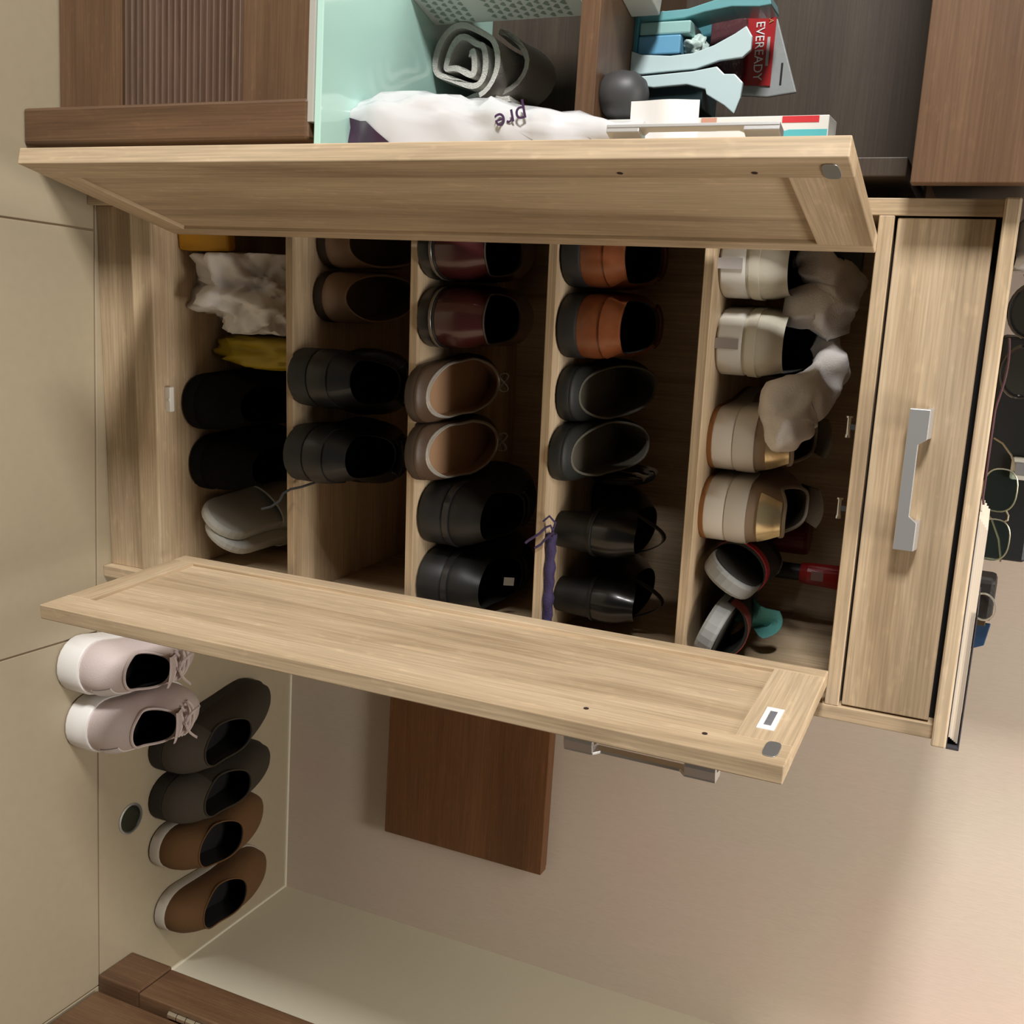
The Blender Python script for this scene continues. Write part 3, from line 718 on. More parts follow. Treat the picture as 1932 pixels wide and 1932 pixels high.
# purple dust bag cord
VIO = cloth('violet_cloth', (0.035, 0.024, 0.085), 0.8, 0.5, 400)
db = empty('dust_bag', (0.47, 0.026, FLOORS[3])); tag(db, 'folded violet drawstring bag lying along the shelf edge under black shoes', 'bag')
rows = []
for i in range(25):
    x = -0.062 + 0.135 * i / 24
    rows.append([Vector((x, (0.006 + 0.0020 * sin(i * 0.9)) * cos(q) * (1.5 if cos(q) > 0 else 1), max(0.0, 0.0065 + (0.0065 + 0.0012 * sin(i * 1.7 + 1)) * sin(q)))) for q in [2 * pi * k / 12 for k in range(12)]])
obj('folded_cloth', MB().loft(rows, True, True, True), VIO, db, smooth=True)
cm = MB()
cm.tube([(-0.062, -0.004, 0.009), (-0.070, -0.010, 0.012), (-0.076, -0.013, 0.010), (-0.073, -0.014, 0.004), (-0.064, -0.013, -0.004), (-0.052, -0.013, -0.020), (-0.049, -0.0125, -0.023)], 0.0016, 6)
cm.tube([(-0.060, -0.004, 0.010), (-0.068, -0.012, 0.014), (-0.058, -0.014, 0.004), (-0.050, -0.012, -0.002), (-0.044, -0.0125, -0.010)], 0.0016, 6)
cm.tube([(-0.066, -0.006, 0.010), (-0.080, -0.012, 0.016), (-0.088, -0.0135, 0.008), (-0.080, -0.0135, 0.000)], 0.0015, 6)
obj('drawstring', cm, plain('violet_cord', (0.05, 0.035, 0.10), 0.8), db, smooth=True)

# ---------- second shelf (index 2)
BUR = plain('burgundy_leather', (0.050, 0.010, 0.010), 0.3, coat=0.5, bump=0.06, scale=30, var=0.3)
for k, (px, py) in enumerate(((787, 484), (787, 590))):
    p = onz(px, py, FLOORS[2]); p.x = (0.0612, 0.1490)[k]
    shoe('burgundy_shoe', ('polished burgundy dress shoe half hidden by the left door', 'polished burgundy dress shoe beside the ballet flats')[k], 'pair of burgundy dress shoes',
         (p.x, p.y - 0.002, FLOORS[2]), 0.0, L=0.285, W=0.079, sole=0.018, heel=0.024, zh=0.066, zside=0.056, zth=0.070, a=0.035, b=0.40, ow=0.80, foot=(-1, 1)[k], hw=0.96, toe=2.0,
         m_up=BUR, m_sole=plain('sole_black_gloss', (0.015, 0.014, 0.013), 0.35), m_lin=L_BLACK, stripe=(0.0185, 0.0225, plain('sole_shine_tan', (0.14, 0.11, 0.08), 0.25)),  # tan stripe round the sole edge is a painted shine band
         piping=(plain('pipe_dark', (0.05, 0.035, 0.028), 0.5), ((0.0012, 0.0, 0.0),)))
TANI = plain('tan_insole', (0.36, 0.215, 0.125), 0.55, bump=0.1, scale=300, var=0.05)
BRN = plain('brown_leather', (0.075, 0.044, 0.026), 0.5, bump=0.1, scale=200)
for k, (px, py, ang) in enumerate(((762, 750, 0.05), (762, 855, -0.04))):
    p = onz(px, py, FLOORS[2])
    shoe('ballet_flat', ('brown ballet flat with tan insole beside the burgundy shoe', 'brown ballet flat with tan insole beside the black leather shoe')[k], 'pair of brown ballet flats',
         (p.x, p.y, FLOORS[2]), ang, L=0.24, W=0.079, sole=0.008, heel=0.013, zh=0.013, zside=0.014, zth=0.026, a=0.07, b=0.84, ow=0.97, ce=1.95, foot=(1, -1)[k], hw=0.92, toe=2.0,
         m_up=BRN, m_sole=plain('sole_brown', (0.05, 0.032, 0.02), 0.6), m_lin=TANI, m_ins=TANI,
         piping=(plain('silver_piping', (0.55, 0.52, 0.47), 0.35, metal=0.4), ((0.0016, 0.0, 0.0), (0.0016, 0.10, 0.0))), bow=plain('bow_silver', (0.32, 0.29, 0.25), 0.4, metal=0.3))
OXB = plain('black_leather_dull', (0.009, 0.009, 0.009), 0.5, bump=0.1, scale=120)
for k, (px, py) in enumerate(((788, 976), (786, 1098))):
    p = onz(px, py, FLOORS[2]); p.x = (0.4105, 0.5065)[k]
    ox = shoe('black_oxford', ('black leather shoe with thick heel, middle of shelf beside ballet flats', 'black leather shoe with a pale tag inside, beside the right side panel')[k], 'pair of black leather shoes on the second shelf',
         (p.x, p.y - 0.002, FLOORS[2]), 0.0, L=0.28, W=0.086, sole=0.026, heel=0.036, zh=0.054, zside=0.048, zth=0.066, a=0.03, b=0.46, ow=0.74, foot=(-1, 1)[k], hw=0.96,
         m_up=OXB, m_sole=plain('sole_dark_rubber', (0.014, 0.014, 0.015), 0.5), m_lin=L_BLACK, laces=(plain('lace_black', (0.012,) * 3, 0.8), 4),
         patches=(('heel_counter', -7, 7, 0.05, 0.20, plain('seam_highlight', (0.022, 0.022, 0.024), 0.3), 0.0028),))  # lighter band above the sole, a highlight painted along the seam
    if k == 1:
        obj('size_tag', MB().box(-0.006, 0.006, -0.0005, 0.0005, 0, 0.014), plain('tag_pale', (0.42, 0.42, 0.38), 0.7), ox, (-0.010, 0.05, 0.108), rot=(-0.5, 0.15, 0.2))

# ---------- first shelf (index 1)
BEI = plain('beige_leather', (0.27, 0.185, 0.125), 0.5, bump=0.08, scale=200, var=0.05)
for k, (px, py, ang) in enumerate(((598, 474, 0.02), (592, 548, 0.00))):
    p = onz(px, py, FLOORS[1]); p.x = (0.0580, 0.1305)[k]
    shoe('beige_flat', ('beige leather flat half hidden by the left door, dark inside', 'beige leather flat beside the black laced shoe, dark inside')[k], 'pair of beige flats on the lowest shelf',
         (p.x, p.y - 0.002, FLOORS[1]), ang, L=0.225, W=0.068, sole=0.010, heel=0.014, zh=0.030, zside=0.032, zth=0.044, a=0.06, b=0.84, ow=0.97, ce=2.0, foot=(1, -1)[k], hw=1.0, toe=2.4,
         m_up=BEI, m_sole=plain('sole_darkbrown', (0.03, 0.018, 0.012), 0.6), m_lin=plain('flat_lining', (0.13, 0.095, 0.065), 0.7), m_ins=plain('flat_insole', (0.10, 0.072, 0.05), 0.7),
         piping=(BEI, ((0.0016, 0.0, 0.0),)))
BLS = plain('black_soft_leather', (0.008, 0.0085, 0.009), 0.42, bump=0.12, scale=80)
for k, (px, py, ang) in enumerate(((546, 705, -0.12), (538, 853, -0.10))):
    p = onz(px, py, FLOORS[1])
    bs = shoe('black_laced_shoe', ('black laced leather shoe beside the beige flats, heel over the shelf edge', 'black laced leather shoe with one lace hanging over the shelf edge')[k], 'pair of black laced shoes on the lowest shelf',
         (p.x, p.y - 0.006, FLOORS[1]), ang, L=0.275, W=0.096, sole=0.020, heel=0.030, zh=0.062, zside=0.056, zth=0.075, a=0.05, b=0.46, ow=0.62, foot=(-1, 1)[k], hw=0.80,
         m_up=BLS, m_sole=plain('sole_soft_black', (0.010, 0.011, 0.010), 0.6), m_lin=L_BLACK, laces=(plain('lace_black', (0.012,) * 3, 0.8), 4, True), tongue=(BLS, 0.03),
         patches=(('heel_counter', -8, 8, 0.08, 0.5, BLS, 0.0020), ('heel_tab', -2, 2, 0.55, 0.99, BLS, 0.0022)))
    if k == 1:
        lm = MB().tube([(0.036, 0.05, 0.035), (0.046, 0.02, 0.020), (0.050, 0.012, 0.008), (0.056, 0.004, 0.0022), (0.066, -0.004, 0.0020), (0.074, -0.014, -0.004), (0.078, -0.022, -0.014)], 0.0018, 6)
        obj('loose_lace', lm, plain('lace_black', (0.012,) * 3, 0.8), bs, smooth=True)

# ---------- bottom of the cabinet
def crumple(name, label, cat, loc, rad, mat, seed, amp=0.30, freq=1.6, zmin=0.0, lv=5, rot=0.0, lim=None):
    bm = bmesh.new(); bmesh.ops.create_icosphere(bm, subdivisions=lv, radius=1.0)
    for v in bm.verts:
        n = v.co.normalized(); q = n * freq + Vector((seed, seed * 0.7, -seed))
        f = 1.0
        a_ = 0.0
        for o_, w_ in ((0.8, 0.55), (1.7, 0.42), (3.4, 0.16), (7.0, 0.05)):
            a_ += w_ * (1.0 - 3.2 * abs(noise.noise(Vector((q.x * o_, q.y * o_, q.z * o_ * 0.8)))))
        f = 1.0 + amp * (a_ - 0.45)
        p_ = Vector((n.x * rad[0], n.y * rad[1], n.z * rad[2])) * f
        if p_.z < -rad[2] + 0.0 + zmin: p_.z = -rad[2] + zmin
        p_ = p_ + Vector((0, 0, rad[2] - zmin))
        if lim:                                        # pressed against what stands round it
            for ax_ in range(3):
                q_ = p_[ax_] + loc[ax_]; lo_, hi_ = lim[ax_]; m_ = 0.0 if ax_ == 2 and q_ < lo_ + 0.05 else 0.014
                if m_ and q_ > hi_ - m_: q_ = hi_ - m_ * math.exp(-(q_ - hi_ + m_) / m_)
                elif m_ and q_ < lo_ + m_: q_ = lo_ + m_ * math.exp(-(lo_ + m_ - q_) / m_)
                p_[ax_] = max(q_, lo_) - loc[ax_]
        v.co = p_
    me = bpy.data.meshes.new(name); bm.to_mesh(me); bm.free(); me.materials.append(mat)
    me.polygons.foreach_set('use_smooth', [True] * len(me.polygons))
    o = bpy.data.objects.new(name, me); COL.objects.link(o); o.location = loc; o.rotation_euler = (0, 0, rot)
    if label: tag(o, label, cat)
    return o
M_BAGW = plain('thin_white_plastic', (0.76, 0.74, 0.73), 0.38, bump=0.1, scale=60)
crumple('plastic_bag', 'crumpled translucent white plastic bag at the bottom of the cabinet', 'plastic bag', (0.132, 0.130, FLOORS[0]), (0.076, 0.085, 0.100), M_BAGW, 2.3, amp=0.50, freq=1.5, zmin=0.012, lim=((0.0735, 0.1925), (0.03, 0.325), (FLOORS[0], 0.3300)))
crumple('yellow_bag', 'crumpled yellow plastic bag wedged behind the white bag', 'plastic bag', (0.222, 0.150, FLOORS[0]), (0.032, 0.045, 0.104), plain('yellow_plastic', (0.40, 0.29, 0.015), 0.5), 5.9, amp=0.30, freq=1.7, zmin=0.006, lv=4, lim=((0.1915, 0.2485), (0.09, 0.2055), (FLOORS[0], 0.3300)))
crumple('grey_bag', 'dull grey plastic bag squeezed behind the yellow one', 'plastic bag', (0.222, 0.262, FLOORS[0]), (0.040, 0.055, 0.100), plain('grey_plastic', (0.22, 0.19, 0.15), 0.5), 8.1, amp=0.4, freq=1.7, zmin=0.006, lv=4, lim=((0.1915, 0.2485), (0.2045, 0.325), (FLOORS[0], 0.3300)))
o = obj('orange_pouch', MB().prism([(-0.024, 0), (0.024, 0), (0.026, 0.02), (0.025, 0.085), (-0.025, 0.085), (-0.026, 0.02)], 'y', -0.010, 0.010), plain('orange_cloth', (0.55, 0.27, 0.01), 0.6, bump=0.2, scale=300), None, (0.0495, 0.066, FLOORS[0]), bevel=0.004, rot=(-0.10, 0.0, 0.12))
tag(o, 'orange yellow pouch leaning at the left of the cabinet bottom', 'pouch')
FUZ = plain('black_fleece', (0.0035, 0.0034, 0.0032), 0.97, bump=0.8, scale=350, spec=0.15)
shoe('fleece_slipper', 'black fleece slipper beside the yellow bag', 'black fleece slippers', (0.2985, 0.058, FLOORS[0]), 0.0, L=0.26, W=0.088, sole=0.018, heel=0.022, zh=0.075, zside=0.07, zth=0.085, a=0.06, b=0.5, ow=0.62, hw=0.92, toe=2.6,
     m_up=FUZ, m_sole=plain('slipper_sole', (0.005, 0.005, 0.0045), 0.95, spec=0.2), m_lin=FUZ, cat='slipper')
shoe('fleece_slipper', 'black fleece slipper lying flat beside the pale grey slippers', 'black fleece slippers', (0.3930, 0.070, FLOORS[0]), 0.0, L=0.255, W=0.088, sole=0.018, heel=0.022, zh=0.085, zside=0.078, zth=0.085, a=0.06, b=0.5, ow=0.62, hw=0.92, toe=2.6,
     m_up=FUZ, m_sole=plain('slipper_sole', (0.014, 0.013, 0.011), 0.8), m_lin=FUZ, cat='slipper')
# pale slippers
SLG = plain('pale_grey_foam', (0.64, 0.66, 0.63), 0.65, bump=0.06, scale=300)
def flat_slipper(label, loc, rot, flip=False):
    t = empty('house_slipper', loc, rot=rot); tag(t, label, 'slipper', 'pair of pale grey slippers')
    pos, out, zs, col, sv, n, cx = shoe_mesh(0.258, 0.100, 0.016, 0.016, 0.03, 0.03, 0.03, 0.1, 0.9, 0.5, 1, 2.4, 0.84)
    m = len(out)
    def ring(k, z): return [Vector((cx(sv[i]) + (o.x - cx(sv[i])) * k, 0.131 + (o.y - 0.131) * (1 + (k - 1) * 0.6), z)) for i, o in enumerate(out)]
    rings = [ring(0.93, 0), ring(0.99, 0.003), ring(1.0, 0.010), ring(0.98, 0.015), ring(0.93, 0.017)]
    mb = MB().loft(rings, True)
    for r_ in (0, 4):
        for i in range(n):
            q = []
            for x in (i, i + 1, (m - i - 1) % m, (m - i) % m):
                if r_ * m + x not in q: q.append(r_ * m + x)
            if len(q) > 2: mb.f.append(tuple(q))
    obj('sole', mb, SLG, t, smooth=False)
    rows = []
    for j in range(8):
        y = 0.130 + j * 0.0145
        k = min(range(n + 1), key=lambda i: abs(sv[i] * 0.262 - y))
        hwid = abs(out[k].x - cx(sv[k])) + 0.001
        rows.append([Vector((cx(sv[k]) + hwid * cos(pi * q / 14), y, 0.012 + (0.024 - 0.0015 * j) * sin(pi * q / 14) ** 0.8)) for q in range(15)])
    inn = [[v - Vector((0, 0, 0.003)) for v in r] for r in rows[::-1]]
    obj('strap', MB().loft(rows + inn + rows[:1], closed=False), SLG, t, smooth=True)
flat_slipper('pale grey foam slipper leaning on its pair, front one against the black slipper', (0.4855, 0.064, FLOORS[0] + 0.0384), (0.0, -0.95, 0.0))
flat_slipper('pale grey foam slipper leaning behind its pair, next to the side panel', (0.4940, 0.068, FLOORS[0] + 0.0511), (0.0, pi - 0.95, 0.0))

# ---------- shoes on the floor
PKW = plain('pale_pink_mesh', (0.60, 0.51, 0.49), 0.6, bump=0.25, scale=500, var=0.05)
WRB = plain('white_midsole', (0.80, 0.78, 0.75), 0.5, bump=0.05, scale=100)
for k, (hp, tp) in enumerate((((109, 1254), (345, 1226)), ((125, 1366), (380, 1318)))):
    p = onz(*hp, 0); q = onz(*tp, 0.035)
    dv = q - p; ang = math.atan2(-dv.x, dv.y)
    shoe('pink_sneaker', ('pale pink sneaker with thick white sole, tucked under the open right door', 'pale pink sneaker with thick white sole, beside the olive shoe')[k], 'pair of pale pink sneakers',
         (p.x, p.y, 0), ang, L=0.245, W=0.086, sole=0.028, heel=0.042, zh=0.064, zside=0.052, zth=0.074, a=0.10, b=0.46, ow=0.66, foot=(-1, 1)[k], hw=0.94,
         m_up=PKW, m_sole=WRB, m_lin=L_BLACK, laces=(PKW, 4, True), tongue=(PKW, 0.026), solew=1.07, piping=(PKW, ((0.0022, 0.0, 0.0),)),
         patches=(('side_stripe', 3, 9, 0.25, 0.7, plain('pink_white', (0.66, 0.62, 0.60), 0.5), 0.0016),))
OLV = cloth('olive_suede', (0.034, 0.026, 0.015), 0.9)
OL2 = cloth('olive_suede_heel', (0.060, 0.050, 0.036), 0.9)
for k, (hp, tp) in enumerate((((281, 1425), (503, 1300)), ((281, 1516), (503, 1408)))):
    p = onz(*hp, 0); q = onz(*tp, 0.02)
    dv = q - p; ang = math.atan2(-dv.x, dv.y)
    shoe('olive_suede_shoe', ('dark olive suede shoe beside the pink sneaker', 'dark olive suede shoe with a greyish heel beside the tan slip on')[k], 'pair of olive suede shoes',
         (p.x, p.y, 0), ang, L=0.285, W=0.080, sole=0.022, heel=0.028, zh=0.060, zside=0.050, zth=0.064, a=0.13, b=0.55, ow=0.86, foot=(-1, 1)[k], hw=1.0, toe=2.4,
         m_up=OLV, m_sole=plain('sole_dark_olive', (0.018, 0.015, 0.010), 0.7), m_lin=plain('lining_very_dark', (0.005, 0.0045, 0.005), 0.85), patches=(('heel_counter', -7, 7, 0.03, 0.97, OL2, 0.0016),), piping=(OLV, ((0.0016, 0.0, 0.0),)))
TAN = cloth('tan_canvas', (0.125, 0.060, 0.018), 0.85)
for k, (hp, tp) in enumerate((((281, 1602), (489, 1524)), ((291, 1726), (505, 1612)))):
    p = onz(*hp, 0); q = onz(*tp, 0.02)
    dv = q - p; ang = math.atan2(-dv.x, dv.y)
    shoe('tan_slip_on', ('tan canvas slip on with white sole beside the olive shoe', 'tan canvas slip on with white sole, set nearest the room corner')[k], 'pair of tan slip on shoes',
         (p.x, p.y, 0), ang, L=0.278, W=0.096, sole=0.018, heel=0.022, zh=0.056, zside=0.046, zth=0.056, a=0.13, b=0.56, ow=0.78, foot=(-1, 1)[k], hw=0.80, toe=2.5,
         m_up=TAN, m_sole=plain('off_white_rubber', (0.50, 0.46, 0.39), 0.55), m_lin=plain('lining_very_dark', (0.010, 0.009, 0.010), 0.85), m_ins=plain('lining_very_dark', (0.010, 0.009, 0.010), 0.85), piping=(TAN, ((0.0014, 0.0, 0.0),)))

# ================================================================== THINGS ON THE GLASS TOP AND IN THE NICHE (room axes)
# rolled towel
TW = cloth('grey_terry', (0.58, 0.56, 0.52), 0.95, 0.8, 450)
c = onry(885, 112, 0.155)
ro = empty('rolled_towel', RM(c.x, 0.150, GT + 0.0002), RA); tag(ro, 'loosely rolled grey towel lying on the green glass top', 'towel')
def sheet(path, y0, y1, t):
    n_ = len(path); pl, pr = [], []
    for i in range(n_):
        a_ = Vector(path[max(i - 1, 0)]); b_ = Vector(path[min(i + 1, n_ - 1)]); d_ = (b_ - a_).normalized(); nn = Vector((-d_.y, d_.x))
        pl.append(Vector(path[i]) + nn * t / 2); pr.append(Vector(path[i]) - nn * t / 2)
    ring2 = pl + pr[::-1]
    rings = []
    for j in range(9):
        f = j / 8; y = y0 + (y1 - y0) * f; k = 1 - 0.10 * sin(pi * f) * 0 
        e_ = 0.0 if 0 < j < 8 else 0.0
        rings.append([(p_.x * k + 0.0015 * sin(5 * f + p_.y * 60), y + 0.003 * sin(p_.x * 90 + p_.y * 70), max(0.0, p_.y * k)) for p_ in ring2])
    return MB().loft(rings, True, True, True)
spir = []
for i in range(90):
    th = i / 89 * 2 * pi * 2.35 + 0.4; r_ = 0.049 - 0.036 * (i / 89)
    spir.append((r_ * cos(th) * 0.95 + 0.006 * sin(3 * th), 0.058 + r_ * sin(th) * 1.10 + 0.004 * sin(2 * th + 1)))
spir = [(x, z) for x, z in spir]
zmin_ = min(z for x, z in spir) - 0.004
spir = [(x, z - zmin_ + 0.0005) for x, z in spir]
obj('outer_roll', sheet(spir, 0.0, 0.130, 0.0075), TW, ro, smooth=True)
flap = [(0.020 + 0.018 * sin(i * 0.35), 0.100 - 0.0 + 0.0065 * i * 0.5) for i in range(10)]
fold = [(0.046 * cos(q) * 0.9, 0.070 + 0.055 * sin(q)) for q in [0.2 + 0.25 * k for k in range(12)]]
obj('loose_fold', sheet(fold, 0.035, 0.130, 0.007), TW, ro, smooth=True)
obj('hanging_end', sheet([(0.046 + 0.004 * sin(k), 0.012 + 0.011 * k) for k in range(10)], 0.02, 0.125, 0.007), TW, ro, smooth=True)
# white carton with printed hearts: only its right-hand corner is in view
pA = onrz(820, 48, GT); pB = onrz(780, 0, GT)
dirb = Vector((pB.x - pA.x, pB.y - pA.y, 0)).normalized()
ht = onry(1110, 35, pA.y).z - GT
angb = math.atan2(dirb.y, dirb.x)
hb = empty('printed_carton', RM(pA.x, pA.y, GT + 0.0002), RA + angb); tag(hb, 'white carton printed with rows of small green hearts', 'carton')
LEN = 0.072
obj('carton_body', MB().box(0, LEN, -0.13, 0, 0, ht), plain('carton_white', (0.84, 0.87, 0.83), 0.5), hb, bevel=0.0008)
def heart(cx_, cz_, s):
    pts = []
    for k in range(18):
        t_ = 2 * pi * k / 18
        pts.append((cx_ + s * 16 * sin(t_) ** 3 / 17, cz_ + s * (13 * cos(t_) - 5 * cos(2 * t_) - 2 * cos(3 * t_) - cos(4 * t_)) / 17))
    return pts
hm = MB()
rowi = 0
zz = 0.014
while zz < ht - 0.012:
    xx = 0.008 + (0.005 if rowi % 2 else 0)
    while xx < LEN - 0.006:
        if not (0.062 < zz < 0.094):
            p_ = heart(xx, zz, 0.0046 + 0.0008 * ((rowi + int(xx * 100)) % 2))
            o0 = len(hm.v); hm.v += [(u, 0.0004, w) for u, w in p_]; hm.f.append(tuple(range(o0, o0 + 18)))
        xx += 0.0125
    zz += 0.0115; rowi += 1
hm.v += []
hp_ = obj('printed_hearts', hm, plain('heart_green', (0.32, 0.40, 0.33), 0.6), hb); hp_['kind'] = 'stuff'
# second pale carton corner above, on the shelf board
p = onrz(1178, 8, BZ)
o = obj('pale_carton', MB().box(-0.12, 0, -0.05, 0.05, 0, 0.035), plain('carton_cream', (0.55, 0.56, 0.50), 0.5), None, RM(-0.232, 0.055, BZ + 0.0001), RA - 0.25, bevel=0.001)
tag(o, 'pale cream carton on the shelf board beside the blue holders', 'carton')
# pale blue curved holders: outlines taken at the distance where their feet meet the shelf board
HOL = plain('pale_blue_plastic', (0.52, 0.66, 0.68), 0.4, coat=0.2)
TEAL = plain('teal_plastic', (0.06, 0.20, 0.24), 0.3)
def band(name, label, px, y, depth, mat, base=True, group='curved holders on the shelf board'):
    pts = [onry(a_, b_, y) for a_, b_ in px]
    zl = min(p_.z for p_ in pts); cx_ = sum(p_.x for p_ in pts) / len(pts)
    t = empty(name, RM(cx_, y, BZ + 0.0002), RA); tag(t, label, 'holder', group)
    poly = [(p_.x - cx_, max(0.0, p_.z - (BZ if base else BZ))) for p_ in pts]
    if base:
        z0 = min(q[1] for q in poly)
        poly = [(q[0], max(0.0, (q[1] - z0))) for q in poly]
    obj('curved_wall', MB().prism(poly, 'y', 0.0, depth), mat, t, bevel=0.0012)
    return t
YH = 0.112
h1 = band('curved_holder', 'pale blue curved plastic holder packed with blue packets', [(1175, 97), (1209, 103), (1263, 105), (1306, 100), (1346, 85), (1386, 63), (1408, 48), (1419, 68), (1416, 94), (1400, 108), (1357, 114), (1312, 130), (1249, 136), (1209, 140), (1175, 139)], YH, 0.006, HOL)
h2 = band('curved_holder', 'pale blue curved plastic holder with a dark hollow beside the charcoal container', [(1180, 146), (1226, 142), (1306, 134), (1352, 125), (1366, 139), (1386, 139), (1401, 155), (1396, 185), (1384, 215), (1366, 199), (1332, 178), (1330, 168), (1295, 159), (1232, 165), (1192, 159)], YH - 0.006, 0.006, HOL)
def hbox(parent, name, px0, px1, y, d0, d1, mat):
    a_ = onry(*px0, y); b_ = onry(*px1, y); o_ = Vector((parent.location.dot(EX), parent.location.dot(EY), 0))
    return obj(name, MB().box(a_.x - o_.x, b_.x - o_.x, d0, d1, max(0.0, a_.z - BZ), b_.z - BZ), mat, parent, bevel=0.001)
hbox(h1, 'back_wall', (1176, 44), (1330, 120), YH + 0.07, 0.085, 0.088, TEAL)
fa_, fb_ = onry(1176, 44, YH + 0.03).x, onry(1176, 130, YH + 0.03).x; fo_ = h1.location.dot(EX)
obj('floor_plate', MB().box(fa_ - fo_, fb_ - fo_, 0.006, 0.085, 0.0, 0.0036), TEAL, h1)
hbox(h2, 'hollow', (1176, 158), (1325, 206), YH + 0.03, 0.03, 0.10, plain('hollow_shade', (0.012, 0.035, 0.04), 0.5))  # solid block, coloured near black for the shade inside the holder
band('curved_holder', 'teal curved plastic holder at the far side of the packets', [(1180, 50), (1182, 30), (1240, 22), (1298, 16), (1346, 0), (1400, -14), (1452, -12), (1455, 8), (1432, 12), (1380, 12), (1330, 22), (1290, 34), (1220, 42)], YH + 0.02, 0.05, plain('teal_light', (0.16, 0.40, 0.43), 0.3, coat=0.3))
def pk(name, label, px0, px1, y, d_, mat, z0=None):
    a_ = onry(*px0, y); b_ = onry(*px1, y); zb_ = BZ + 0.004 if z0 is None else z0
    o = obj(name, MB().box(-(b_.x - a_.x) / 2, (b_.x - a_.x) / 2, 0, d_, 0, b_.z - zb_), mat, None, RM((a_.x + b_.x) / 2, y, zb_), RA, bevel=0.002)
    return tag(o, label, 'packet', None)
pk('tissue_packet', 'bright blue packet inside the pale blue holder', (1193, 69), (1282, 101), YH + 0.012, 0.05, plain('packet_blue', (0.13, 0.36, 0.56), 0.45, var=0.1, scale=30))
pk('tissue_packet', 'mint packet inside the pale blue holder beside the blue one', (1203, 43), (1302, 62), YH + 0.014, 0.05, plain('packet_mint', (0.30, 0.52, 0.50), 0.45))
a_ = onry(1282, 80, YH + 0.02)
o = crumple('tissue_packet', None, None, RM(a_.x + 0.004, YH + 0.035, onry(1282, 80, YH + 0.012).z + 0.001), (0.015, 0.016, 0.016), plain('packet_pale', (0.45, 0.57, 0.54), 0.5), 6.6, amp=0.4, freq=1.2, zmin=0.004, lv=4)
tag(o, 'crumpled pale packet on top of the bright blue packet', 'packet')
# battery pack standing behind the holders
YB = 0.2160
c_ = onry(1430, 97, YB); w_ = (onry(1430, 152, YB).x - onry(1430, 42, YB).x)
bt = empty('battery_pack', RM(c_.x, YB, BZ + 0.0002), rot=(0.0, 0.0, RA)); tag(bt, 'grey foil battery pack with a red label and white lettering', 'battery pack')
zt_ = c_.z - BZ; sc_ = w_ / 0.085
SL = 0.055
def lean(x, z): return (x + SL * (z - zt_), z)
obj('foil', MB().prism([lean(-0.060 * sc_, 0.0), lean(0.062 * sc_, 0.0), lean(0.066 * sc_, zt_ + 0.016), lean(0.058 * sc_, zt_ + 0.052), lean(-0.048 * sc_, zt_ + 0.020)], 'y', 0.001, 0.006), plain('foil_grey', (0.36, 0.38, 0.38), 0.28, metal=0.2, bump=0.3, scale=60), bt, bevel=0.0015)
obj('red_label', MB().prism([lean(-0.058 * sc_, zt_ - 0.060), lean(0.050 * sc_, zt_ - 0.060), lean(0.050 * sc_, zt_ + 0.019), lean(-0.058 * sc_, zt_ + 0.019)], 'y', -0.0008, 0.0012), plain('label_red', (0.36, 0.014, 0.018), 0.35), bt)
tx = text_mesh('lettering', 'EVEREADY', 0.0165, plain('print_white', (0.75, 0.75, 0.75), 0.5), bt, (0, -0.0014, zt_ + 0.001), (pi / 2, -0.03, 0))
k_ = w_ / max(0.001, tx.dimensions.x) if tx.dimensions.x > 0.001 else 1.0
tx.scale = (k_, k_ * 1.05, 1)
text_mesh('lettering', 'AA', 0.008, plain('print_orange', (0.55, 0.25, 0.10), 0.5), bt, (-0.046 * sc_, -0.0014, zt_ + 0.013), (pi / 2, 0, 0))
obj('printed_line', MB().box(-0.020 * sc_, 0.022 * sc_, -0.0014, -0.0006, zt_ + 0.0105, zt_ + 0.0140), plain('print_silver', (0.45, 0.42, 0.42), 0.4), bt)
obj('blister', MB().box(-0.050 * sc_, 0.044 * sc_, -0.012, -0.001, 0.002, zt_ - 0.014), plain('blister_dark', (0.10, 0.040, 0.045), 0.15, bump=0.8, scale=70), bt, bevel=0.005)
obj('hang_slot', MB().box(0.018 * sc_, 0.050 * sc_, 0.0004, 0.0010, zt_ + 0.030, zt_ + 0.0325), M_BLACK, bt)
# dark dome shaped thing at the shelf edge
c_ = onry(1110, 180, 0.03)
o = obj('dark_cup', MB().lathe([(0.020, 0), (0.024, 0.004), (0.027, 0.02), (0.0245, 0.036), (0.016, 0.047), (0.006, 0.051)], 28), plain('cup_charcoal', (0.045, 0.045, 0.046), 0.5), None, RM(c_.x, 0.034, BZ), smooth=True); tag(o, 'small charcoal dome shaped container at the shelf edge', 'container')
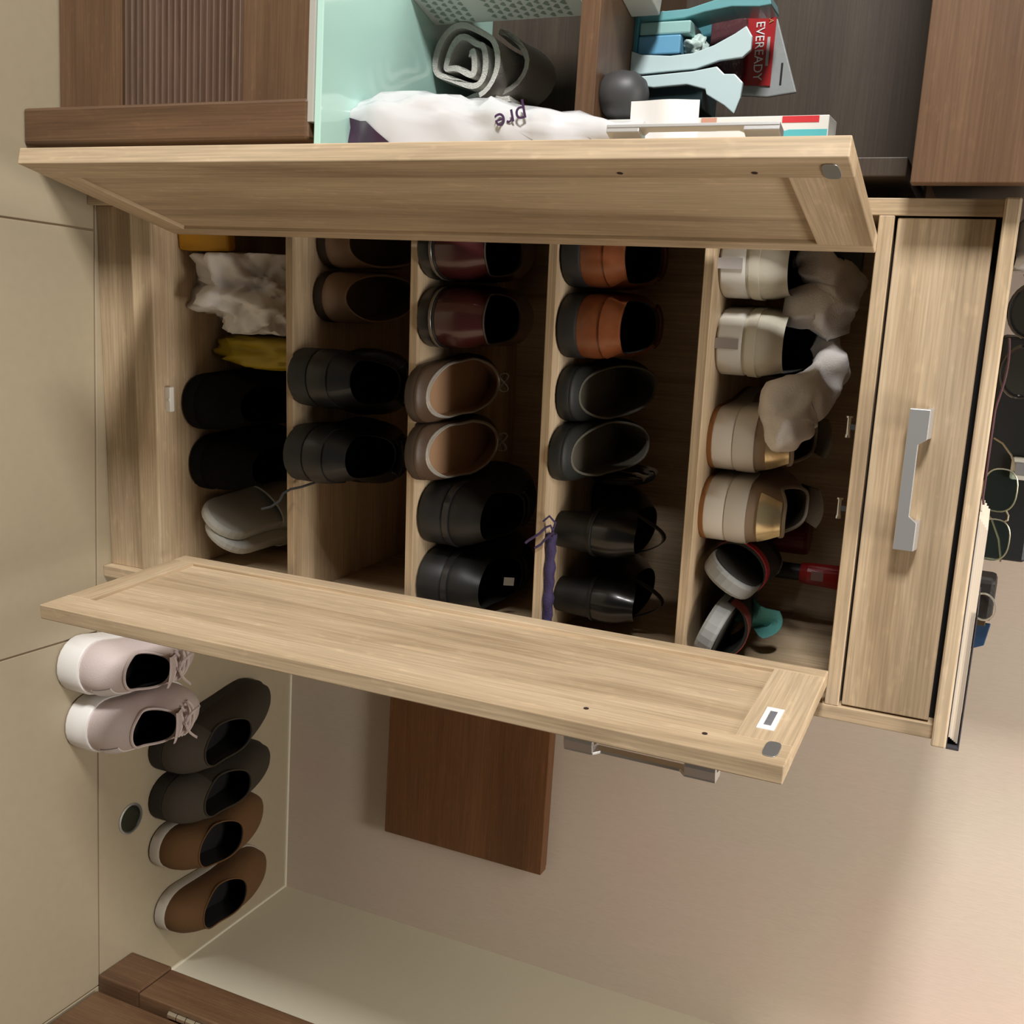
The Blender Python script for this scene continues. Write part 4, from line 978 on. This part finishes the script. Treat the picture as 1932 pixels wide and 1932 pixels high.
# boxes and the carrier bag by the open left door
bxm = plain('box_white', (0.72, 0.72, 0.69), 0.45)
cb = empty('product_box', RM(-0.058, 0.028, BZ), RA + 0.05); tag(cb, 'white product box with turquoise printed panel behind the left door handle', 'box')
pt = onry(1565, 218, 0.0); BH = pt.z - BZ
obj('carton_body', MB().box(-0.026, 0.030, -0.026, 0.026, 0, BH), bxm, cb, bevel=0.0008)
yf_ = -0.0264
TQ = plain('print_turquoise', (0.10, 0.46, 0.50), 0.45)
obj('printed_panel', MB().prism([(-0.0285 + 0.0, BH - 0.066), (0.029, BH - 0.066), (0.029, BH - 0.001), (-0.020, BH - 0.001), (-0.0285, BH - 0.02)] if False else [(-0.012, BH - 0.001), (-0.012, BH - 0.040), (-0.010, BH - 0.048), (-0.004, BH - 0.055), (0.004, BH - 0.058), (0.029, BH - 0.058), (0.029, BH - 0.001)], 'y', yf_, -0.0258), TQ, cb)
obj('red_flash', MB().box(-0.0255, -0.019, yf_, -0.0258, BH - 0.048, BH - 0.010), plain('print_red', (0.60, 0.04, 0.05), 0.4), cb)
obj('printed_drop', MB().prism([(0.006 + 0.0075 * cos(q), BH - 0.016 + 0.0085 * sin(q)) for q in [2 * pi * k / 18 for k in range(18)]], 'y', yf_ - 0.0004, yf_), plain('print_lightblue', (0.30, 0.55, 0.75), 0.4), cb)
obj('printed_photo', MB().box(-0.0255, -0.012, yf_, -0.0258, BH - 0.135, BH - 0.118), plain('print_skin', (0.55, 0.28, 0.20), 0.5), cb)
obj('printed_text_block', MB().box(-0.0255, -0.012, yf_, -0.0258, BH - 0.170, BH - 0.140), plain('print_cyan', (0.22, 0.55, 0.60), 0.5), cb)
# white till slip
sl = MB(); rows = [[Vector((x, 0.002 * sin(k * 0.8), 0.0)) + Vector((0, -0.006 * sin(pi * k / 10), 0.0075 * k)) for x in (-0.026, -0.01, 0.008, 0.022)] for k in range(11)]
sl.loft(rows + [[v + Vector((0, 0.0008, 0)) for v in r] for r in rows[::-1]] + rows[:1], closed=False)
o = obj('paper_slip', sl, plain('paper_white', (0.80, 0.80, 0.80), 0.6), None, RM(onry(1258, 238, -0.030).x, -0.0300, onry(1215, 238, -0.030).z - 0.016), RA + 0.06, smooth=True); tag(o, 'white paper slip sticking up out of the carrier bag', 'paper')
# carrier bag: white upper, purple lower side, standing on the glass
bag = empty('carrier_bag', RM(onry(690, 224, -0.010).x + 0.026, -0.0100, GT + 0.0002), RA + 0.04); tag(bag, 'white and purple glossy plastic carrier bag on the glass top', 'carrier bag')
BGW = plain('bag_white_gloss', (0.60, 0.60, 0.62), 0.25, coat=0.3)
rings = []
HBAG = 0.365
for k in range(25):
    f = k / 24; z_ = (0.004 + HBAG) * f
    hwx = interp(f, [(0, 0.040), (0.08, 0.052), (0.5, 0.046), (0.72, 0.034), (1.0, 0.028)]); hwy = interp(f, [(0, 0.030), (0.12, 0.042), (0.6, 0.030), (1, 0.010)])
    cxx = interp(f, [(0, 0.0), (1, 0.016)])
    rg = []
    for j in range(40):
        q = 2 * pi * j / 40
        e = 3.0
        x = cxx + hwx * math.copysign(abs(cos(q)) ** (2 / e), cos(q)); y = hwy * math.copysign(abs(sin(q)) ** (2 / e), sin(q))
        dn = 0.010 * (0.5 - 2 * abs(noise.noise(Vector((x * 26, y * 26 + 4, z_ * 13))))) + 0.005 * (0.5 - 2 * abs(noise.noise(Vector((x * 50, y * 50, z_ * 36)))))
        l_ = sqrt(x * x + y * y) + 1e-6
        rg.append((x + dn * x / l_, y + dn * y / l_ + interp(f, [(0, 0.0), (0.35, 0.0), (0.70, -0.024), (1.0, -0.022)]), z_))
    rings.append(rg)
obj('bag_body', MB().loft(rings, True, True, True), BGW, bag, smooth=True)
pm = MB(); rows = []
for k in range(10):
    f = k / 9; seg = []
    for j in range(11):
        idx = 41 - j * (13.3 - 6.0 * f) / 10
        i0 = int(math.floor(idx)) % 40; i1 = (i0 + 1) % 40; fr = idx - math.floor(idx)
        v = Vector(rings[k][i0]).lerp(Vector(rings[k][i1]), fr); v.y -= 0.0016; v.x += 0.0004
        seg.append(v)
    rows.append(seg)
pm.loft(rows, closed=False)
obj('purple_side', pm, plain('bag_purple', (0.045, 0.014, 0.042), 0.3, coat=0.3), bag, smooth=True)
RT_ = Matrix(((0, 1, 0), (0, 0, -1), (-1, 0, 0)))   # lettering runs downwards, tops of letters to the right
fy_ = min(q_[1] for rg_ in rings[12:19] for q_ in rg_ if -0.03 < q_[0] < 0.0) 
text_mesh('lettering', 'pre', 0.029, plain('print_purple', (0.05, 0.02, 0.07), 0.5), bag, (-0.014, fy_ + 0.0015, 0.222), Matrix(((0.25, 0.97, 0), (0, 0, -1), (-0.97, 0.25, 0))))

# ================================================================== THINGS ON TOP OF THE SHOE CABINET
ZT = CH
BLK = plain('case_black', (0.010, 0.012, 0.014), 0.45, bump=0.1, scale=200)
bc = empty('black_case', (0.275, 0.290, ZT), 0.0); tag(bc, 'black case with a pale rectangular latch standing on the shoe cabinet', 'case')
obj('body', MB().box(-0.135, 0.140, -0.045, 0.045, 0, 0.060), BLK, bc, bevel=0.004)
obj('lid', MB().box(-0.136, 0.141, -0.046, 0.046, 0.0608, 0.16), BLK, bc, bevel=0.004)
lp = ony(1922, 884, 0.240)
lt = MB(); lt.box(-0.014, 0.014, -0.007, 0, -0.010, 0.016)
lo = obj('latch', lt, plain('latch_pale', (0.62, 0.62, 0.58), 0.35), bc, (lp.x - 0.275, -0.046, lp.z - ZT + 0.001), bevel=0.003)
obj('latch_button', MB().box(-0.008, 0.008, -0.0085, -0.006, -0.006, 0.010), plain('latch_grey', (0.22, 0.23, 0.24), 0.4), lo, bevel=0.0015)
# eyeglasses
eg = empty('eyeglasses', (0.335, 0.115, ZT), 0.25); tag(eg, 'eyeglasses with green tinted lenses standing on the shoe cabinet', 'eyeglasses')
LENS = plain('green_lens', (0.62, 0.80, 0.74), 0.05, trans=1.0, ior=1.03, spec=0.5)
WIRE = plain('gold_wire', (0.36, 0.33, 0.25), 0.35, metal=0.8)
for sx in (-1, 1):
    pts = [(sx * 0.031 + 0.026 * math.copysign(abs(cos(q)) ** 0.75, cos(q)), 0.0185 + 0.0175 * math.copysign(abs(sin(q)) ** 0.8, sin(q))) for q in [2 * pi * k / 28 for k in range(28)]]
    obj('lens', MB().prism(pts, 'y', -0.0009, 0.0009), LENS, eg)
    obj('rim', MB().tube([(x, 0, z_) for x, z_ in pts], 0.0009, 6, closed=True), WIRE, eg, smooth=True)
    obj('temple', MB().tube([(sx * 0.057, 0, 0.030), (sx * 0.058, 0.01, 0.030), (sx * 0.054, 0.05, 0.026), (sx * 0.050, 0.095, 0.016), (sx * 0.048, 0.115, 0.006)], 0.0012, 6), WIRE, eg, smooth=True)
obj('bridge', MB().tube([(-0.007, 0, 0.028), (-0.003, -0.003, 0.031), (0.003, -0.003, 0.031), (0.007, 0, 0.028)], 0.001, 6), WIRE, eg, smooth=True)
# key pouch with ring and blue tag
kp = empty('key_pouch', (0.437, 0.135, ZT), 0.2); tag(kp, 'small black key pouch with a metal ring beside the eyeglasses', 'key pouch')
obj('pouch', MB().box(-0.030, 0.026, -0.014, 0.014, 0, 0.030), plain('pouch_black', (0.014, 0.012, 0.010), 0.5, bump=0.3, scale=120), kp, bevel=0.006)
obj('ring', MB().tube([(0.004 + 0.017 * cos(q), -0.017 - 0.003 * sin(q), 0.019 + 0.013 * sin(q)) for q in [2 * pi * k / 24 for k in range(24)]], 0.0012, 6, closed=True), plain('ring_steel', (0.6, 0.58, 0.52), 0.3, metal=0.8), kp, smooth=True)
obj('key', MB().box(0.026, 0.036, -0.004, 0.004, 0, 0.024).box(0.030, 0.044, -0.001, 0.001, 0.004, 0.012), plain('key_brass', (0.10, 0.075, 0.04), 0.4, metal=0.5), kp, bevel=0.001)
o = obj('blue_tag', MB().prism([(-0.016, 0.0), (0.004, 0.0), (0.020, 0.010), (0.012, 0.026), (-0.016, 0.030)], 'y', -0.002, 0.002), plain('tag_blue', (0.012, 0.045, 0.11), 0.5), None, (0.4870, 0.148, ZT + 0.0001), 0.1, bevel=0.001)
tag(o, 'dark blue tag leaning beside the key pouch', 'tag')
# booklets
bk = empty('booklet', (0.44, 0.045, ZT + 0.0002), 0.09); tag(bk, 'thin stack of cream papers in a dark grey cover on the cabinet top', 'booklet')
PAP = plain('paper_cream', (0.68, 0.60, 0.50), 0.6)
rows_p = MB()
for k in range(5):
    obj('sheet', MB().box(-0.125 + 0.003 * k, 0.128 + 0.002 * k, -0.038 + 0.001 * k, 0.05, 0.0011 + 0.0020 * k, 0.00305 + 0.0020 * k), PAP, bk)
obj('cover', MB().box(-0.12, 0.142, -0.040, 0.052, 0.0, 0.0010).box(0.139, 0.142, -0.040, 0.052, 0.001, 0.0130).box(-0.02, 0.142, -0.0385, 0.052, 0.0122, 0.0134), plain('cover_darkgrey', (0.06, 0.055, 0.065), 0.5), bk)
# clear bag, sunglasses, cord at the left end
M_CLR = plain('clear_plastic', (0.62, 0.65, 0.74), 0.2, bump=0.3, scale=60)
crumple('clear_bag', 'crumpled clear plastic bag at the left end of the cabinet top', 'plastic bag', (0.050, 0.12, ZT), (0.055, 0.05, 0.045), M_CLR, 4.4, amp=0.35, freq=1.6, zmin=0.006, lv=4, lim=((0.004, 0.0680), (0.03, 0.3), (ZT, 2.0)))
sg = empty('sunglasses', (0.1400, 0.10, ZT + 0.0022), 0.15); tag(sg, 'black glossy sunglasses lying beside the clear plastic bag', 'sunglasses')
GLB = plain('gloss_black', (0.010, 0.009, 0.009), 0.12, coat=0.5)
for sx in (-1, 1):
    pts = [(sx * 0.033 + 0.028 * cos(q), 0.022 + 0.0215 * sin(q)) for q in [2 * pi * k / 24 for k in range(24)]]
    obj('rim', MB().tube([(x, 0, z_) for x, z_ in pts], 0.0028, 8, closed=True), GLB, sg, smooth=True)
    obj('lens', MB().prism(pts, 'y', -0.001, 0.001), plain('dark_lens', (0.03, 0.03, 0.025), 0.08), sg)
    obj('temple', MB().tube([(sx * 0.060, 0, 0.030), (sx * 0.060, 0.04, 0.03), (sx * 0.056, 0.11, 0.012)], 0.0025, 8), GLB, sg, smooth=True)
obj('bridge', MB().tube([(-0.006, 0, 0.026), (0, -0.002, 0.029), (0.006, 0, 0.026)], 0.0025, 8), GLB, sg, smooth=True)
cdm = MB().tube([(x, 0.012 * sin(x * 30), 0.0022 + 0.006 * max(0, sin((x + 0.02) * 34))) for x in [k * 0.0075 for k in range(24)]], 0.0012, 8)
o = obj('cord', cdm, plain('cord_maroon', (0.05, 0.010, 0.016), 0.5), None, (0.135, 0.03, ZT), 0.0, smooth=True); tag(o, 'thin maroon cord lying along the cabinet top', 'cord')
